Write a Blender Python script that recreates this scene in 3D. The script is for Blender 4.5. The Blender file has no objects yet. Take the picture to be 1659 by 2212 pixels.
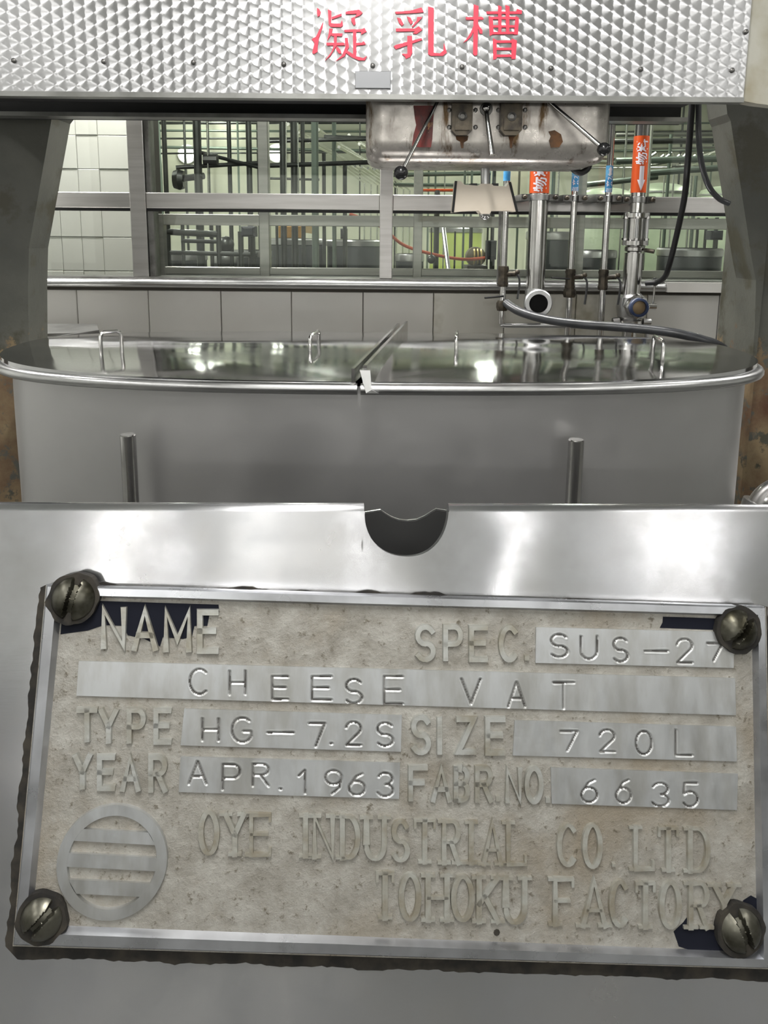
import bpy, math, random
import numpy as np
from mathutils import Vector, Matrix, noise as mnoise
from mathutils.geometry import tessellate_polygon

random.seed(7)
SC = bpy.context.scene
COL = SC.collection
PI = math.pi

# ------------------------------------------------------------------ camera
W, H, F = 1659.0, 2212.0, 1661.0           # frame and focal length in pixels
PITCH, ROLL, HORIZON = math.radians(10), math.radians(0.5), 500.0
CX, CY = 829.5, HORIZON + F * math.tan(PITCH)
CAM = Vector((0, 0, 1.45))
cam_data = bpy.data.cameras.new('camera')
cam_data.sensor_fit = 'HORIZONTAL'
cam_data.sensor_width = 36
cam_data.lens = 36 * F / W
cam_data.shift_y = -(H / 2 - CY) / W
cam_data.clip_start = 0.02
cam_data.clip_end = 100
cam = bpy.data.objects.new('camera', cam_data)
COL.objects.link(cam)
cam.location = CAM
cam.rotation_euler = (Matrix.Rotation(PI / 2 - PITCH, 3, 'X') @ Matrix.Rotation(ROLL, 3, 'Z')).to_euler()
SC.camera = cam

# ------------------------------------------------------------------ world and exposure
world = bpy.data.worlds.new('world')
SC.world = world
world.use_nodes = True
world.node_tree.nodes['Background'].inputs[0].default_value = (0.8, 0.85, 0.9, 1)
world.node_tree.nodes['Background'].inputs[1].default_value = 0.05
SC.view_settings.view_transform = 'Standard'
SC.view_settings.look = 'None'
SC.view_settings.exposure = 0.15
SC.view_settings.gamma = 1
SC.view_settings.use_curve_mapping = False
LAMP_W = 26.0       # watts of one near-room lamp
BACK_W = 30.0       # watts of one lamp in the room behind the glass

# ------------------------------------------------------------------ measuring helpers
def ray(x, y):
    u, v = (x - CX) / F, -(y - CY) / F
    c, s = math.cos(ROLL), math.sin(ROLL)
    u, v = u * c - v * s, u * s + v * c
    return Vector((u, math.cos(PITCH) + v * math.sin(PITCH), -math.sin(PITCH) + v * math.cos(PITCH)))
def at(x, y, Y):
    d = ray(x, y); return CAM + d * (Y / d.y)
def atz(x, y, z):
    d = ray(x, y); return CAM + d * ((z - CAM.z) / d.z)
def at_plane(x, y, o, n):
    d = ray(x, y); return CAM + d * ((o - CAM).dot(n) / d.dot(n))

# ------------------------------------------------------------------ mesh helper
class MB:
    def __init__(s): s.v = []; s.f = []
    def add(s, vs, fs):
        b = len(s.v); s.v += [Vector(p) for p in vs]; s.f += [[b + i for i in f] for f in fs]; return s
    def box(s, lo, hi):
        x0, y0, z0 = lo; x1, y1, z1 = hi
        return s.add([(x0,y0,z0),(x1,y0,z0),(x1,y1,z0),(x0,y1,z0),(x0,y0,z1),(x1,y0,z1),(x1,y1,z1),(x0,y1,z1)],
                     [(0,3,2,1),(4,5,6,7),(0,1,5,4),(1,2,6,5),(2,3,7,6),(3,0,4,7)])
    def cbox(s, lo, hi, b):
        """box with bevelled front (-Y) edges"""
        x0, y0, z0 = lo; x1, y1, z1 = hi
        return s.add([(x0+b,y0,z0+b),(x1-b,y0,z0+b),(x1-b,y0,z1-b),(x0+b,y0,z1-b),
                      (x0,y0+b,z0),(x1,y0+b,z0),(x1,y0+b,z1),(x0,y0+b,z1),
                      (x0,y1,z0),(x1,y1,z0),(x1,y1,z1),(x0,y1,z1)],
                     [(0,1,2,3),(0,4,5,1),(1,5,6,2),(2,6,7,3),(3,7,4,0),(4,8,9,5),(5,9,10,6),(6,10,11,7),(7,11,8,4),(8,11,10,9)])
    def bar(s, a, b, w, h, up=Vector((0, 0, 1))):
        a, b = Vector(a), Vector(b); d = (b - a).normalized()
        x = d.cross(up)
        if x.length < 1e-4: x = d.cross(Vector((0, 1, 0)))
        x.normalize(); y = x.cross(d)
        q = [(-w/2,-h/2),(w/2,-h/2),(w/2,h/2),(-w/2,h/2)]
        return s.add([p + x*i + y*j for p in (a, b) for i, j in q],
                     [(0,1,2,3),(7,6,5,4),(0,4,5,1),(1,5,6,2),(2,6,7,3),(3,7,4,0)])
    def tube(s, pts, r, n=12, cap=True, up=None):
        pts = [Vector(p) for p in pts]
        rs = r if isinstance(r, (list, tuple)) else [r] * len(pts)
        t0 = (pts[1] - pts[0]).normalized()
        u = t0.orthogonal().normalized()
        rings = []
        for i, p in enumerate(pts):
            if i == 0: t = t0
            elif i == len(pts) - 1: t = (pts[i] - pts[i-1]).normalized()
            else: t = ((pts[i+1] - p).normalized() + (p - pts[i-1]).normalized()).normalized()
            u = (u - t * u.dot(t)).normalized(); w = t.cross(u)
            rings.append([p + (u * math.cos(2*PI*k/n) + w * math.sin(2*PI*k/n)) * rs[i] for k in range(n)])
        fs = []
        for i in range(len(pts) - 1):
            for k in range(n):
                fs.append((i*n+k, i*n+(k+1)%n, (i+1)*n+(k+1)%n, (i+1)*n+k))
        if cap:
            fs.append(tuple(reversed(range(n)))); fs.append(tuple((len(pts)-1)*n + k for k in range(n)))
        return s.add([p for q in rings for p in q], fs)
    def lathe(s, base, axis, prof, n=24):
        """prof: list of (distance along axis, radius)"""
        base = Vector(base); axis = Vector(axis).normalized(); u = axis.orthogonal().normalized(); w = axis.cross(u)
        vs = []; fs = []
        for a, r in prof:
            for k in range(n):
                vs.append(base + axis*a + (u*math.cos(2*PI*k/n) + w*math.sin(2*PI*k/n)) * max(r, 1e-5))
        for i in range(len(prof) - 1):
            for k in range(n):
                fs.append((i*n+k, i*n+(k+1)%n, (i+1)*n+(k+1)%n, (i+1)*n+k))
        fs.append(tuple(reversed(range(n)))); fs.append(tuple((len(prof)-1)*n + k for k in range(n)))
        return s.add(vs, fs)
    def ball(s, c, r, n=20, m=12):
        return s.lathe(Vector(c) - Vector((0, 0, r)), (0, 0, 1), [(r - r*math.cos(PI*i/m), r*math.sin(PI*i/m)) for i in range(m+1)], n)
    def prism(s, front, off):
        """closed polygon (list of 3D points) extruded by the vector off"""
        front = [Vector(p) for p in front]; off = Vector(off); n = len(front)
        tris = tessellate_polygon([front])
        vs = front + [p + off for p in front]
        fs = [tuple(t) for t in tris] + [tuple(n + i for i in reversed(t)) for t in tris]
        fs += [(i, (i+1) % n, n + (i+1) % n, n + i) for i in range(n)]
        return s.add(vs, fs)
    def grid(s, P):
        """P: 2D list of points"""
        r, c = len(P), len(P[0])
        return s.add([p for row in P for p in row],
                     [(i*c+j, i*c+j+1, (i+1)*c+j+1, (i+1)*c+j) for i in range(r-1) for j in range(c-1)])
    def build(s, name, mat, parent=None, smooth=True, angle=35, fix=True, kind=None, label=None):
        org = Vector(parent.matrix_basis.translation) if parent else Vector((0, 0, 0))
        if parent and parent.parent: org = Vector(parent.parent.matrix_basis.translation) + org
        me = bpy.data.meshes.new(name)
        me.from_pydata([tuple(p - org) for p in s.v], [], s.f)
        me.materials.append(mat)
        if fix:
            import bmesh
            bm = bmesh.new(); bm.from_mesh(me); bmesh.ops.recalc_face_normals(bm, faces=bm.faces); bm.to_mesh(me); bm.free()
        if smooth:
            me.shade_smooth(); me.set_sharp_from_angle(angle=math.radians(angle))
        me.update()
        o = bpy.data.objects.new(name, me); COL.objects.link(o)
        if parent: o.parent = parent
        if kind: o['kind'] = kind
        if label: o['label'] = label
        return o

def thing(name, label, cat, loc=(0, 0, 0), group=None):
    o = bpy.data.objects.new(name, None); COL.objects.link(o)
    o.empty_display_size = .05; o.location = loc
    o['label'] = label; o['category'] = cat
    if group: o['group'] = group
    return o
def struct(name, label=None):
    o = bpy.data.objects.new(name, None); COL.objects.link(o); o.empty_display_size = .05
    o['kind'] = 'structure'
    if label: o['label'] = label
    return o
def spline(pts, n=8):
    pts = [Vector(p) for p in pts]; out = []
    q = [pts[0]*2 - pts[1]] + pts + [pts[-1]*2 - pts[-2]]
    for i in range(1, len(q) - 2):
        for k in range(n):
            t = k / n
            out.append(.5*((2*q[i]) + (q[i+1]-q[i-1])*t + (2*q[i-1]-5*q[i]+4*q[i+1]-q[i+2])*t*t + (3*q[i]-q[i-1]-3*q[i+1]+q[i+2])*t**3))
    return out + [pts[-1]]

# ------------------------------------------------------------------ materials
def srgb(r, g, b):
    return tuple(((c/255)/12.92 if c/255 <= .04045 else ((c/255+.055)/1.055)**2.4) for c in (r, g, b)) + (1,)
class NT:
    def __init__(s, name):
        s.m = bpy.data.materials.new(name); s.m.use_nodes = True
        s.t = s.m.node_tree; s.n = s.t.nodes; s.p = s.n['Principled BSDF']; s.out = s.n['Material Output']
    def new(s, typ, **kw):
        n = s.n.new(typ)
        for k, v in kw.items():
            if hasattr(n, k) and k not in n.inputs: setattr(n, k, v)
            else: n.inputs[k].default_value = v
        return n
    def l(s, a, b): s.t.links.new(a, b)
    def coords(s, stretch=(1, 1, 1), kind='Object'):
        tc = s.new('ShaderNodeTexCoord'); mp = s.new('ShaderNodeMapping')
        mp.inputs['Scale'].default_value = stretch; s.l(tc.outputs[kind], mp.inputs['Vector']); return mp.outputs[0]
    def noise(s, vec, scale, detail=4, rough=.55):
        n = s.new('ShaderNodeTexNoise'); n.inputs['Scale'].default_value = scale; n.inputs['Detail'].default_value = detail
        n.inputs['Roughness'].default_value = rough; s.l(vec, n.inputs['Vector']); return n.outputs['Fac']
    def ramp(s, fac, stops):
        r = s.new('ShaderNodeValToRGB'); e = r.color_ramp.elements
        while len(e) < len(stops): e.new(.5)
        for i, (p, c) in enumerate(stops):
            e[i].position = p; e[i].color = c if len(c) == 4 else tuple(c) + (1,)
        s.l(fac, r.inputs[0]); return r.outputs[0]
    def mix(s, fac, a, b):
        n = s.new('ShaderNodeMix', data_type='RGBA')
        for sock, val in ((n.inputs[0], fac), (n.inputs[6], a), (n.inputs[7], b)):
            if hasattr(val, 'is_linked') or isinstance(val, bpy.types.NodeSocket): s.l(val, sock)
            else: sock.default_value = val
        return n.outputs[2]
    def bump(s, h, strength, dist=.01):
        b = s.new('ShaderNodeBump'); b.inputs['Strength'].default_value = strength; b.inputs['Distance'].default_value = dist
        s.l(h, b.inputs['Height']); s.l(b.outputs[0], s.p.inputs['Normal']); return b
def mat(name, col, rough=.5, metal=0, col2=None, nscale=6, lo=.4, hi=.65, bump=0, bscale=40, stretch=(1,1,1), bdist=.004, rough2=None, coat=0):
    t = NT(name); p = t.p
    p.inputs['Base Color'].default_value = col; p.inputs['Roughness'].default_value = rough; p.inputs['Metallic'].default_value = metal
    if coat: p.inputs['Coat Weight'].default_value = coat
    if col2 or bump or rough2: vec = t.coords(stretch)
    if col2:
        f = t.noise(vec, nscale); t.l(t.ramp(f, [(lo, col), (hi, col2)]), p.inputs['Base Color'])
    if rough2:
        f = t.noise(vec, nscale*1.7, 5); t.l(t.ramp(f, [(.35, (rough,)*3), (.7, (rough2,)*3)]), p.inputs['Roughness'])
    if bump: t.bump(t.noise(vec, bscale, 6), bump, bdist)
    return t.m
def emis(name, col, s):
    t = NT(name); t.p.inputs['Base Color'].default_value = (0, 0, 0, 1)
    t.p.inputs['Emission Color'].default_value = col; t.p.inputs['Emission Strength'].default_value = s; return t.m

STEEL = mat('stainless_steel', (.55, .55, .55, 1), .28, 1, (.47, .47, .475, 1), 5, rough2=.38)
STEEL_P = mat('polished_steel', (.62, .61, .60, 1), .12, 1, (.5, .49, .48, 1), 9, rough2=.24)
STEEL_D = mat('dull_dark_steel', (.22, .215, .21, 1), .42, .9, (.12, .118, .11, 1), 14, bump=.15)
FRAME = mat('brushed_frame_steel', (.56, .545, .53, 1), .34, 1, (.48, .465, .45, 1), 3, bump=.04, bscale=60, stretch=(1, 1, 14))
VATW = mat('vat_wall_steel', (.53, .525, .525, 1), .4, 1, (.47, .465, .465, 1), 2.2, .35, .7, bump=.05, bscale=9, rough2=.5, bdist=.01)
LIDM = mat('mirror_lid_steel', (.56, .56, .565, 1), .07, 1, (.50, .50, .505, 1), 3, rough2=.14)
BLACK = mat('black_rubber', (.008, .008, .009, 1), .45)
KNOB = mat('black_knob_plastic', (.012, .012, .013, 1), .22)
HOSE = mat('grey_hose_rubber', (.045, .047, .052, 1), .3, 0, (.03, .031, .034, 1), 20)
DARKV = mat('old_valve_metal', (.09, .075, .055, 1), .45, .6, (.035, .03, .025, 1), 40, bump=.3, bscale=60)
NAVY = mat('navy_valve_plastic', (.02, .035, .09, 1), .35)
TILE = mat('white_glazed_tile', srgb(214, 212, 208), .22, 0, srgb(206, 203, 197), 1.3, bump=.01, bscale=3)
TILED = mat('stained_glazed_tile', srgb(206, 203, 194), .35, 0, srgb(150, 143, 122), 4.5, .5, .68)
GROUT = mat('dark_grout', srgb(70, 66, 60), .9)
PLASTER = mat('white_wall_paint', srgb(216, 217, 214), .7, 0, srgb(205, 206, 202), 2)
FLOORM = mat('grey_factory_floor', srgb(98, 98, 95), .35, 0, srgb(74, 75, 72), 3, rough2=.6)
CEIL = mat('ceiling_paint', srgb(200, 202, 198), .8)
GREENW = mat('pale_green_wall', srgb(214, 215, 196), .5, 0, srgb(188, 192, 172), 1.5)
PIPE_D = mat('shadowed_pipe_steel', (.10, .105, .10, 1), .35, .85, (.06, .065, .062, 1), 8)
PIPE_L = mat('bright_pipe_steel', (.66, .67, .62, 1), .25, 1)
PIPE_G = mat('green_grey_pipe', srgb(110, 122, 112), .4, .5)
TANK = mat('dark_tank_steel', (.09, .096, .10, 1), .4, .7, (.06, .064, .068, 1), 3)
TANKL = mat('pale_tank_paint', srgb(186, 198, 172), .4, .2, srgb(160, 172, 150), 3)
ORANGE = mat('orange_tape', srgb(214, 84, 28), .4)
BLUE = mat('blue_tape', srgb(60, 150, 214), .35, 0, srgb(120, 192, 236), 20)
WHITE = mat('white_print', srgb(236, 230, 240), .5)
RED = mat('red_sign_paint', srgb(232, 58, 84), .45)
LAMPM = emis('lamp_diffuser', (1, .99, .95, 1), 14)
LAMPG = emis('green_room_diffuser', (.98, 1, .88, 1), 14)
HDARK = mat('interior_shade_black', (.02, .02, .02, 1), .8)  # near-black colour paints in the shade of hollow insides
HLIP = mat('header_edge_steel', (.3, .3, .29, 1), .4, .9, (.2, .2, .19, 1), 9)
CREAM = mat('cream_plastic', srgb(214, 203, 188), .45, 0, srgb(200, 188, 172), 8)
CABB = mat('white_box', srgb(220, 222, 222), .5)
YELLOW = mat('amber_box', srgb(190, 140, 60), .5)

def glass_mat():
    t = NT('window_glass'); t.n.remove(t.p)
    tr = t.new('ShaderNodeBsdfTransparent'); tr.inputs[0].default_value = (.93, .95, .925, 1)
    gl = t.new('ShaderNodeBsdfGlossy'); gl.inputs['Roughness'].default_value = .02; gl.inputs[0].default_value = (.95, .97, .95, 1)
    lw = t.new('ShaderNodeFresnel'); lw.inputs['IOR'].default_value = 1.55
    mx = t.new('ShaderNodeMixShader'); t.l(lw.outputs[0], mx.inputs[0]); t.l(tr.outputs[0], mx.inputs[1]); t.l(gl.outputs[0], mx.inputs[2])
    t.l(mx.outputs[0], t.out.inputs['Surface']); return t.m
GLASS = glass_mat()

def column_mat():
    t = NT('weathered_column_paint'); vec = t.coords()
    a = t.noise(vec, 5, 8, .65); b = t.noise(vec, 16, 8, .7); c = t.noise(vec, 3, 5)
    base = t.ramp(c, [(.35, srgb(60, 61, 56)), (.65, srgb(82, 82, 75))])
    stain = t.ramp(a, [(.52, (0, 0, 0)), (.6, (1, 1, 1))])
    colr = t.mix(stain, base, srgb(58, 56, 44))
    # paint gone and rust coming through low on the column
    sep = t.new('ShaderNodeSeparateXYZ'); tc = t.new('ShaderNodeTexCoord'); t.l(tc.outputs['Object'], sep.inputs[0])
    mr = t.new('ShaderNodeMapRange'); mr.inputs['From Min'].default_value = 1.28; mr.inputs['From Max'].default_value = 1.0
    t.l(sep.outputs[2], mr.inputs[0])
    ad = t.new('ShaderNodeMath', operation='MULTIPLY_ADD'); t.l(mr.outputs[0], ad.inputs[0]); ad.inputs[1].default_value = .42; t.l(b, ad.inputs[2])
    rm = t.ramp(ad.outputs[0], [(.82, (0, 0, 0)), (.88, (1, 1, 1))])
    rust = t.ramp(a, [(.35, srgb(78, 48, 30)), (.6, srgb(118, 102, 76))])
    colr = t.mix(rm, colr, rust)
    t.l(colr, t.p.inputs['Base Color']); t.p.inputs['Roughness'].default_value = .62
    t.bump(b, .35, .006); return t.m
COLM = column_mat()

def housing_mat():
    t = NT('stained_gearbox_steel'); vec = t.coords()
    a = t.noise(t.coords((6, 6, 1.2)), 4, 6, .65)
    b = t.noise(vec, 22, 6, .6)
    base = t.ramp(b, [(.35, (.52, .49, .46, 1)), (.65, (.36, .335, .31, 1))])
    dirt = t.ramp(a, [(.54, (0, 0, 0)), (.66, (1, 1, 1))])
    colr = t.mix(dirt, base, srgb(84, 66, 44))
    t.l(colr, t.p.inputs['Base Color']); t.p.inputs['Metallic'].default_value = .75
    t.l(t.ramp(b, [(.3, (.22,)*3), (.7, (.42,)*3)]), t.p.inputs['Roughness'])
    t.bump(b, .12, .004); return t.m
HOUS = housing_mat()
def rustred_mat():
    t = NT('flaking_red_paint'); vec = t.coords((2, 2, 1))
    a = t.noise(vec, 18, 6, .7)
    t.l(t.ramp(a, [(.4, srgb(110, 22, 14)), (.62, srgb(70, 16, 10)), (.68, srgb(170, 120, 80))]), t.p.inputs['Base Color'])
    t.p.inputs['Roughness'].default_value = .45; return t.m
RUSTRED = rustred_mat()

def perlage_mat():
    """engine-turned steel: fine circular grooves in every polished disc"""
    t = NT('engine_turned_steel')
    uv = t.new('ShaderNodeUVMap'); uv.uv_map = 'disc'
    sp = t.new('ShaderNodeSeparateXYZ'); t.l(uv.outputs[0], sp.inputs[0])
    su = t.new('ShaderNodeMath', operation='SUBTRACT'); su.inputs[1].default_value = .5; t.l(sp.outputs[0], su.inputs[0])
    sv = t.new('ShaderNodeMath', operation='SUBTRACT'); sv.inputs[1].default_value = .5; t.l(sp.outputs[1], sv.inputs[0])
    nv = t.new('ShaderNodeMath', operation='MULTIPLY'); nv.inputs[1].default_value = -1; t.l(sv.outputs[0], nv.inputs[0])
    cb = t.new('ShaderNodeCombineXYZ'); t.l(nv.outputs[0], cb.inputs[0]); t.l(su.outputs[0], cb.inputs[2])
    nm = t.new('ShaderNodeVectorMath', operation='NORMALIZE'); t.l(cb.outputs[0], nm.inputs[0])
    t.l(nm.outputs[0], t.p.inputs['Tangent'])
    t.p.inputs['Metallic'].default_value = 1; t.p.inputs['Roughness'].default_value = .4
    t.p.inputs['Anisotropic'].default_value = .9; t.p.inputs['Anisotropic Rotation'].default_value = .25
    t.p.inputs['Base Color'].default_value = (.52, .52, .53, 1)
    return t.m
PERL = perlage_mat()

def panel_mat():
    t = NT('polished_console_steel')
    a = t.noise(t.coords((1, 1, 1)), 2.4, 3); b = t.noise(t.coords((1, 14, 14)), 10, 6, .7); c = t.noise(t.coords(), 5, 5, .6)
    t.p.inputs['Metallic'].default_value = 1
    t.l(t.ramp(c, [(.35, (.58, .585, .615, 1)), (.7, (.46, .455, .455, 1))]), t.p.inputs['Base Color'])
    t.l(t.ramp(c, [(.3, (.17,)*3), (.7, (.3,)*3)]), t.p.inputs['Roughness'])
    t.p.inputs['Anisotropic'].default_value = .88; t.p.inputs['Anisotropic Rotation'].default_value = .25
    tg_ = t.new('ShaderNodeCombineXYZ'); tg_.inputs[0].default_value = 0.995; tg_.inputs[1].default_value = 0.065; tg_.inputs[2].default_value = -0.075
    t.l(tg_.outputs[0], t.p.inputs['Tangent'])
    t.bump(b, .03, .002); return t.m
PANEL = panel_mat()
def cast_mat():
    t = NT('sand_cast_plate'); vec = t.coords()
    big = t.noise(vec, 5, 6, .6); fine = t.noise(vec, 85, 6, .7); mid = t.noise(vec, 24, 6, .65)
    col = t.ramp(mid, [(.3, srgb(126, 122, 114)), (.5, srgb(144, 141, 134)), (.7, srgb(160, 158, 152))])
    stain = t.ramp(big, [(.5, (0, 0, 0)), (.68, (.75,)*3)])
    col = t.mix(stain, col, srgb(128, 118, 102))
    speck = t.ramp(fine, [(.58, (0, 0, 0)), (.68, (.85,)*3)])
    col = t.mix(speck, col, srgb(84, 76, 62))
    t.l(col, t.p.inputs['Base Color']); t.p.inputs['Metallic'].default_value = .25; t.p.inputs['Roughness'].default_value = .55
    ad = t.new('ShaderNodeMath', operation='ADD'); t.l(fine, ad.inputs[0]); t.l(mid, ad.inputs[1])
    t.bump(ad.outputs[0], .6, .004); return t.m
CAST = cast_mat()
STRIP = mat('rubbed_aluminium', srgb(196, 198, 200), .34, .85, srgb(176, 176, 174), 9, bump=.06, bscale=30, stretch=(3, 1, 1), rough2=.46)
RAISED = mat('worn_raised_aluminium', srgb(176, 177, 174), .42, .6, srgb(150, 146, 134), 20, bump=.25, bscale=60)
SERIFM = mat('worn_serif_aluminium', srgb(168, 168, 162), .45, .5, srgb(142, 136, 122), 22, bump=.3, bscale=60)
RIM = mat('bright_rim_aluminium', srgb(200, 202, 208), .24, .95, srgb(165, 166, 170), 7, rough2=.4)
GROOVE = mat('dark_stamping_floor', srgb(82, 80, 78), .6, .3, srgb(120, 119, 117), 30)  # darker tone for the deepest faces of the stamped strokes
NAVYP = mat('old_navy_enamel', (.004, .005, .011, 1), .75)
NAVYP.node_tree.nodes['Principled BSDF'].inputs['Specular IOR Level'].default_value = .2
HOLE = mat('bore_shade_black', (.002, .002, .002, 1), .95)
GRIME_SHADE = mat('black_grime_shade', (.007, .006, .005, 1), .85, 0, (.03, .025, .018, 1), 30)  # dirt colour, also used for the painted shadow gap round the nameplate
SCREWM = mat('greasy_screw_metal', (.15, .145, .12, 1), .34, .9, (.04, .037, .025, 1), 16, .42, .6, bump=.15, bscale=40)

# ------------------------------------------------------------------ the room
ZW = 3.2                                    # distance of the glazed partition
floor = MB().box((-4, -2.8, -.1), (5.6, 10, 0)).build('floor', FLOORM); floor['kind'] = 'structure'
ceil = MB().box((-4, -2.8, 3.3), (5.6, 10, 3.4)).build('ceiling', CEIL); ceil['kind'] = 'structure'
wl = MB().box((-4.1, -2.8, 0), (-4, 10, 3.3)).build('wall_left', PLASTER); wl['kind'] = 'structure'
wr = MB().box((5.6, -2.8, 0), (5.7, 10, 3.3)).build('wall_right', PLASTER); wr['kind'] = 'structure'
wn = MB().box((-4.1, -2.9, 0), (5.7, -2.8, 3.3)).build('wall_rear', PLASTER); wn['kind'] = 'structure'
dark_band = MB().box((-4, -2.8, 0), (5.6, -2.785, 1.05)).build('wall_reflected_band', mat('reflected_band_grey', srgb(104, 104, 102), .6)); dark_band['kind'] = 'structure'  # unseen dark band, added for the lower console face to reflect
wf = MB().box((-4.1, 9.3, 0), (5.7, 9.4, 3.3)).build('wall_far', GREENW); wf['kind'] = 'structure'

zs = at(829, 630, ZW).z                     # top of the wall tiles
wb = struct('wall_back', 'white tiled wall below the inner window')
MB().box((-4, ZW + .006, 0), (5.6, ZW + .13, zs)).build('masonry', GROUT, wb, smooth=False)
xs = [at(x, 670, ZW).x for x in (168, 322, 478, 630, 784, 936, 1089, 1243, 1397, 1552)]
step = (xs[-1] - xs[0]) / 9
edges = [xs[0] - step*k for k in range(5, 0, -1)] + xs + [xs[-1] + step*k for k in range(1, 6)]
me_tile = {}
for r in range(2):
    z1 = zs - .003 - r * .45; z0 = z1 - .446
    for i in range(len(edges) - 1):
        m = TILED if (r == 0 and 10 <= i <= 12) else TILE
        dy = random.uniform(-.0015, .0015)
        MB().cbox((edges[i] + .0015, ZW - .004 + dy, z0), (edges[i+1] - .0015, ZW + .012, z1), .0025).build('tile', m, wb, smooth=False)

# sill
zsill = at(829, 603, ZW).z
tr = struct('trim_1', 'steel window sill rail')
MB().box((-4, ZW - .03, zs + .012), (5.6, ZW + .14, zsill - .012)).build('sill_body', FRAME, tr, smooth=False)
MB().tube([(-4, ZW - .035, (zs + zsill)/2 + .004), (5.6, ZW - .035, (zs + zsill)/2 + .004)], .017, 14).build('sill_nosing', STEEL, tr)
MB().box((-4, ZW - .012, zs - .001), (5.6, ZW + .1, zs + .011)).build('sill_shadow_gap', GROUT, tr, smooth=False)
MB().box((-4, ZW - .02, zsill - .011), (5.6, ZW + .14, zsill)).build('sill_lip', STEEL_D, tr, smooth=False)

MB().box((at(1443, 615, ZW - .06).x, ZW - .06, zs + .012), (at(1600, 615, ZW - .06).x, ZW + .02, zsill)).build('sill_end', TILE, tr, smooth=False)
# window frame
win = struct('window_1', 'steel framed inner window')
yw0, yw1 = ZW + .02, ZW + .075
def mullion(xp0, xp1, parent, y0=yw0, y1=yw1, zt=3.3, name='mullion', m=FRAME):
    a = at(xp0, 520, y0).x; b = at(xp1, 520, y0).x
    return MB().cbox((a, y0, zsill), (b, y1, zt), .003).build(name, m, parent, smooth=False)
mullion(284, 318, win); mullion(820, 848, win); mullion(1600, 1632, win); mullion(-260, -226, win)
zr1, zr0 = at(600, 418, yw0).z, at(600, 452, yw0).z
mxs = [(-4, at(-260, 520, yw0).x), (at(-226, 520, yw0).x, at(284, 520, yw0).x), (at(318, 520, yw0).x, at(820, 520, yw0).x),
       (at(848, 520, yw0).x, at(1600, 520, yw0).x), (at(1632, 520, yw0).x, 5.6)]
ztop = at(600, 262, yw0).z + .35
for a, b in mxs:
    MB().cbox((a, yw0 + .004, zr0), (b, yw1, zr1), .003).build('rail', FRAME, win, smooth=False)
    MB().box((a, yw0 + .012, zr0 - .012), (b, yw1 - .01, zr0)).build('gasket', BLACK, win, smooth=False)
    MB().box((a, yw0 + .03, zsill), (b, yw0 + .036, zr0 - .012)).build('pane', GLASS, win, smooth=False)
    MB().box((a, yw0 + .03, zr1), (b, yw0 + .036, 2.6)).build('pane', GLASS, win, smooth=False)
MB().cbox((-4, yw0 - .002, 2.6), (5.6, yw1, 3.3), .003).build('head_panel', FRAME, win, smooth=False)
# inner sash bead beside the left mullion
for xp in ((320, 332),):
    a, b = at(xp[0], 520, yw0).x, at(xp[1], 520, yw0).x
    MB().box((a, yw0 + .01, zsill), (b, yw1 + .03, zr0 - .012)).build('glazing_bead', STEEL_D, win, smooth=False)
    MB().box((a, yw0 + .01, zr1), (b - .006, yw1 + .03, 2.6)).build('glazing_bead', STEEL_D, win, smooth=False)

# second frame further into the neighbouring room
Y2 = 3.95
w2 = struct('window_2', 'second steel window frame in the room behind')
for x0, x1 in ((560, 582), (893, 912), (1243, 1262), (1588, 1606)):
    a, b = at(x0, 520, Y2).x, at(x1, 520, Y2).x
    MB().cbox((a, Y2, 0), (b, Y2 + .06, 3.3), .003).build('mullion', FRAME, w2, smooth=False)
for y0, y1 in ((466, 490), (580, 596)):
    z1, z0 = at(829, y0, Y2 + .01).z, at(829, y1, Y2 + .01).z
    MB().cbox((at(350, 480, Y2).x, Y2 + .012, z0), (at(1606, 480, Y2).x, Y2 + .05, z1), .003).build('rail', FRAME, w2, smooth=False)
MB().box((at(350, 480, Y2).x, Y2 + .02, 0), (at(1606, 480, Y2).x, Y2 + .06, at(829, 596, Y2).z)).build('apron', STEEL, w2, smooth=False)
MB().cbox((at(336, 480, Y2).x, Y2, 0), (at(352, 480, Y2).x, Y2 + .06, at(340, 462, Y2).z), .003).build('jamb', FRAME, w2, smooth=False)

# tiled pillar seen through the left pane
pil = struct('wall_pillar', 'white tiled pillar behind the left window pane')
Yp = 3.75
px0, px1 = at(-150, 500, Yp).x, at(300, 500, Yp).x
MB().box((px0, Yp + .01, 0), (px1, Yp + .4, 3.3)).build('masonry', GROUT, pil, smooth=False)
cols = [at(x, 500, Yp).x for x in (-150, -90, -30, 40, 132, 176, 222, 300)]
rows = [at(200, y, Yp).z for y in (665, 585, 512, 442, 365, 292, 220, 150)]
for i in range(len(cols) - 1):
    for j in range(len(rows) - 1):
        o = .09 if i == 4 else 0
        MB().cbox((cols[i] + .001, Yp + o*0 - .002 + random.uniform(-.002, .002), rows[j] + .001), (cols[i+1] - .001, Yp + .02, rows[j+1] - .001), .002).build('tile', TILE, pil, smooth=False)

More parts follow.
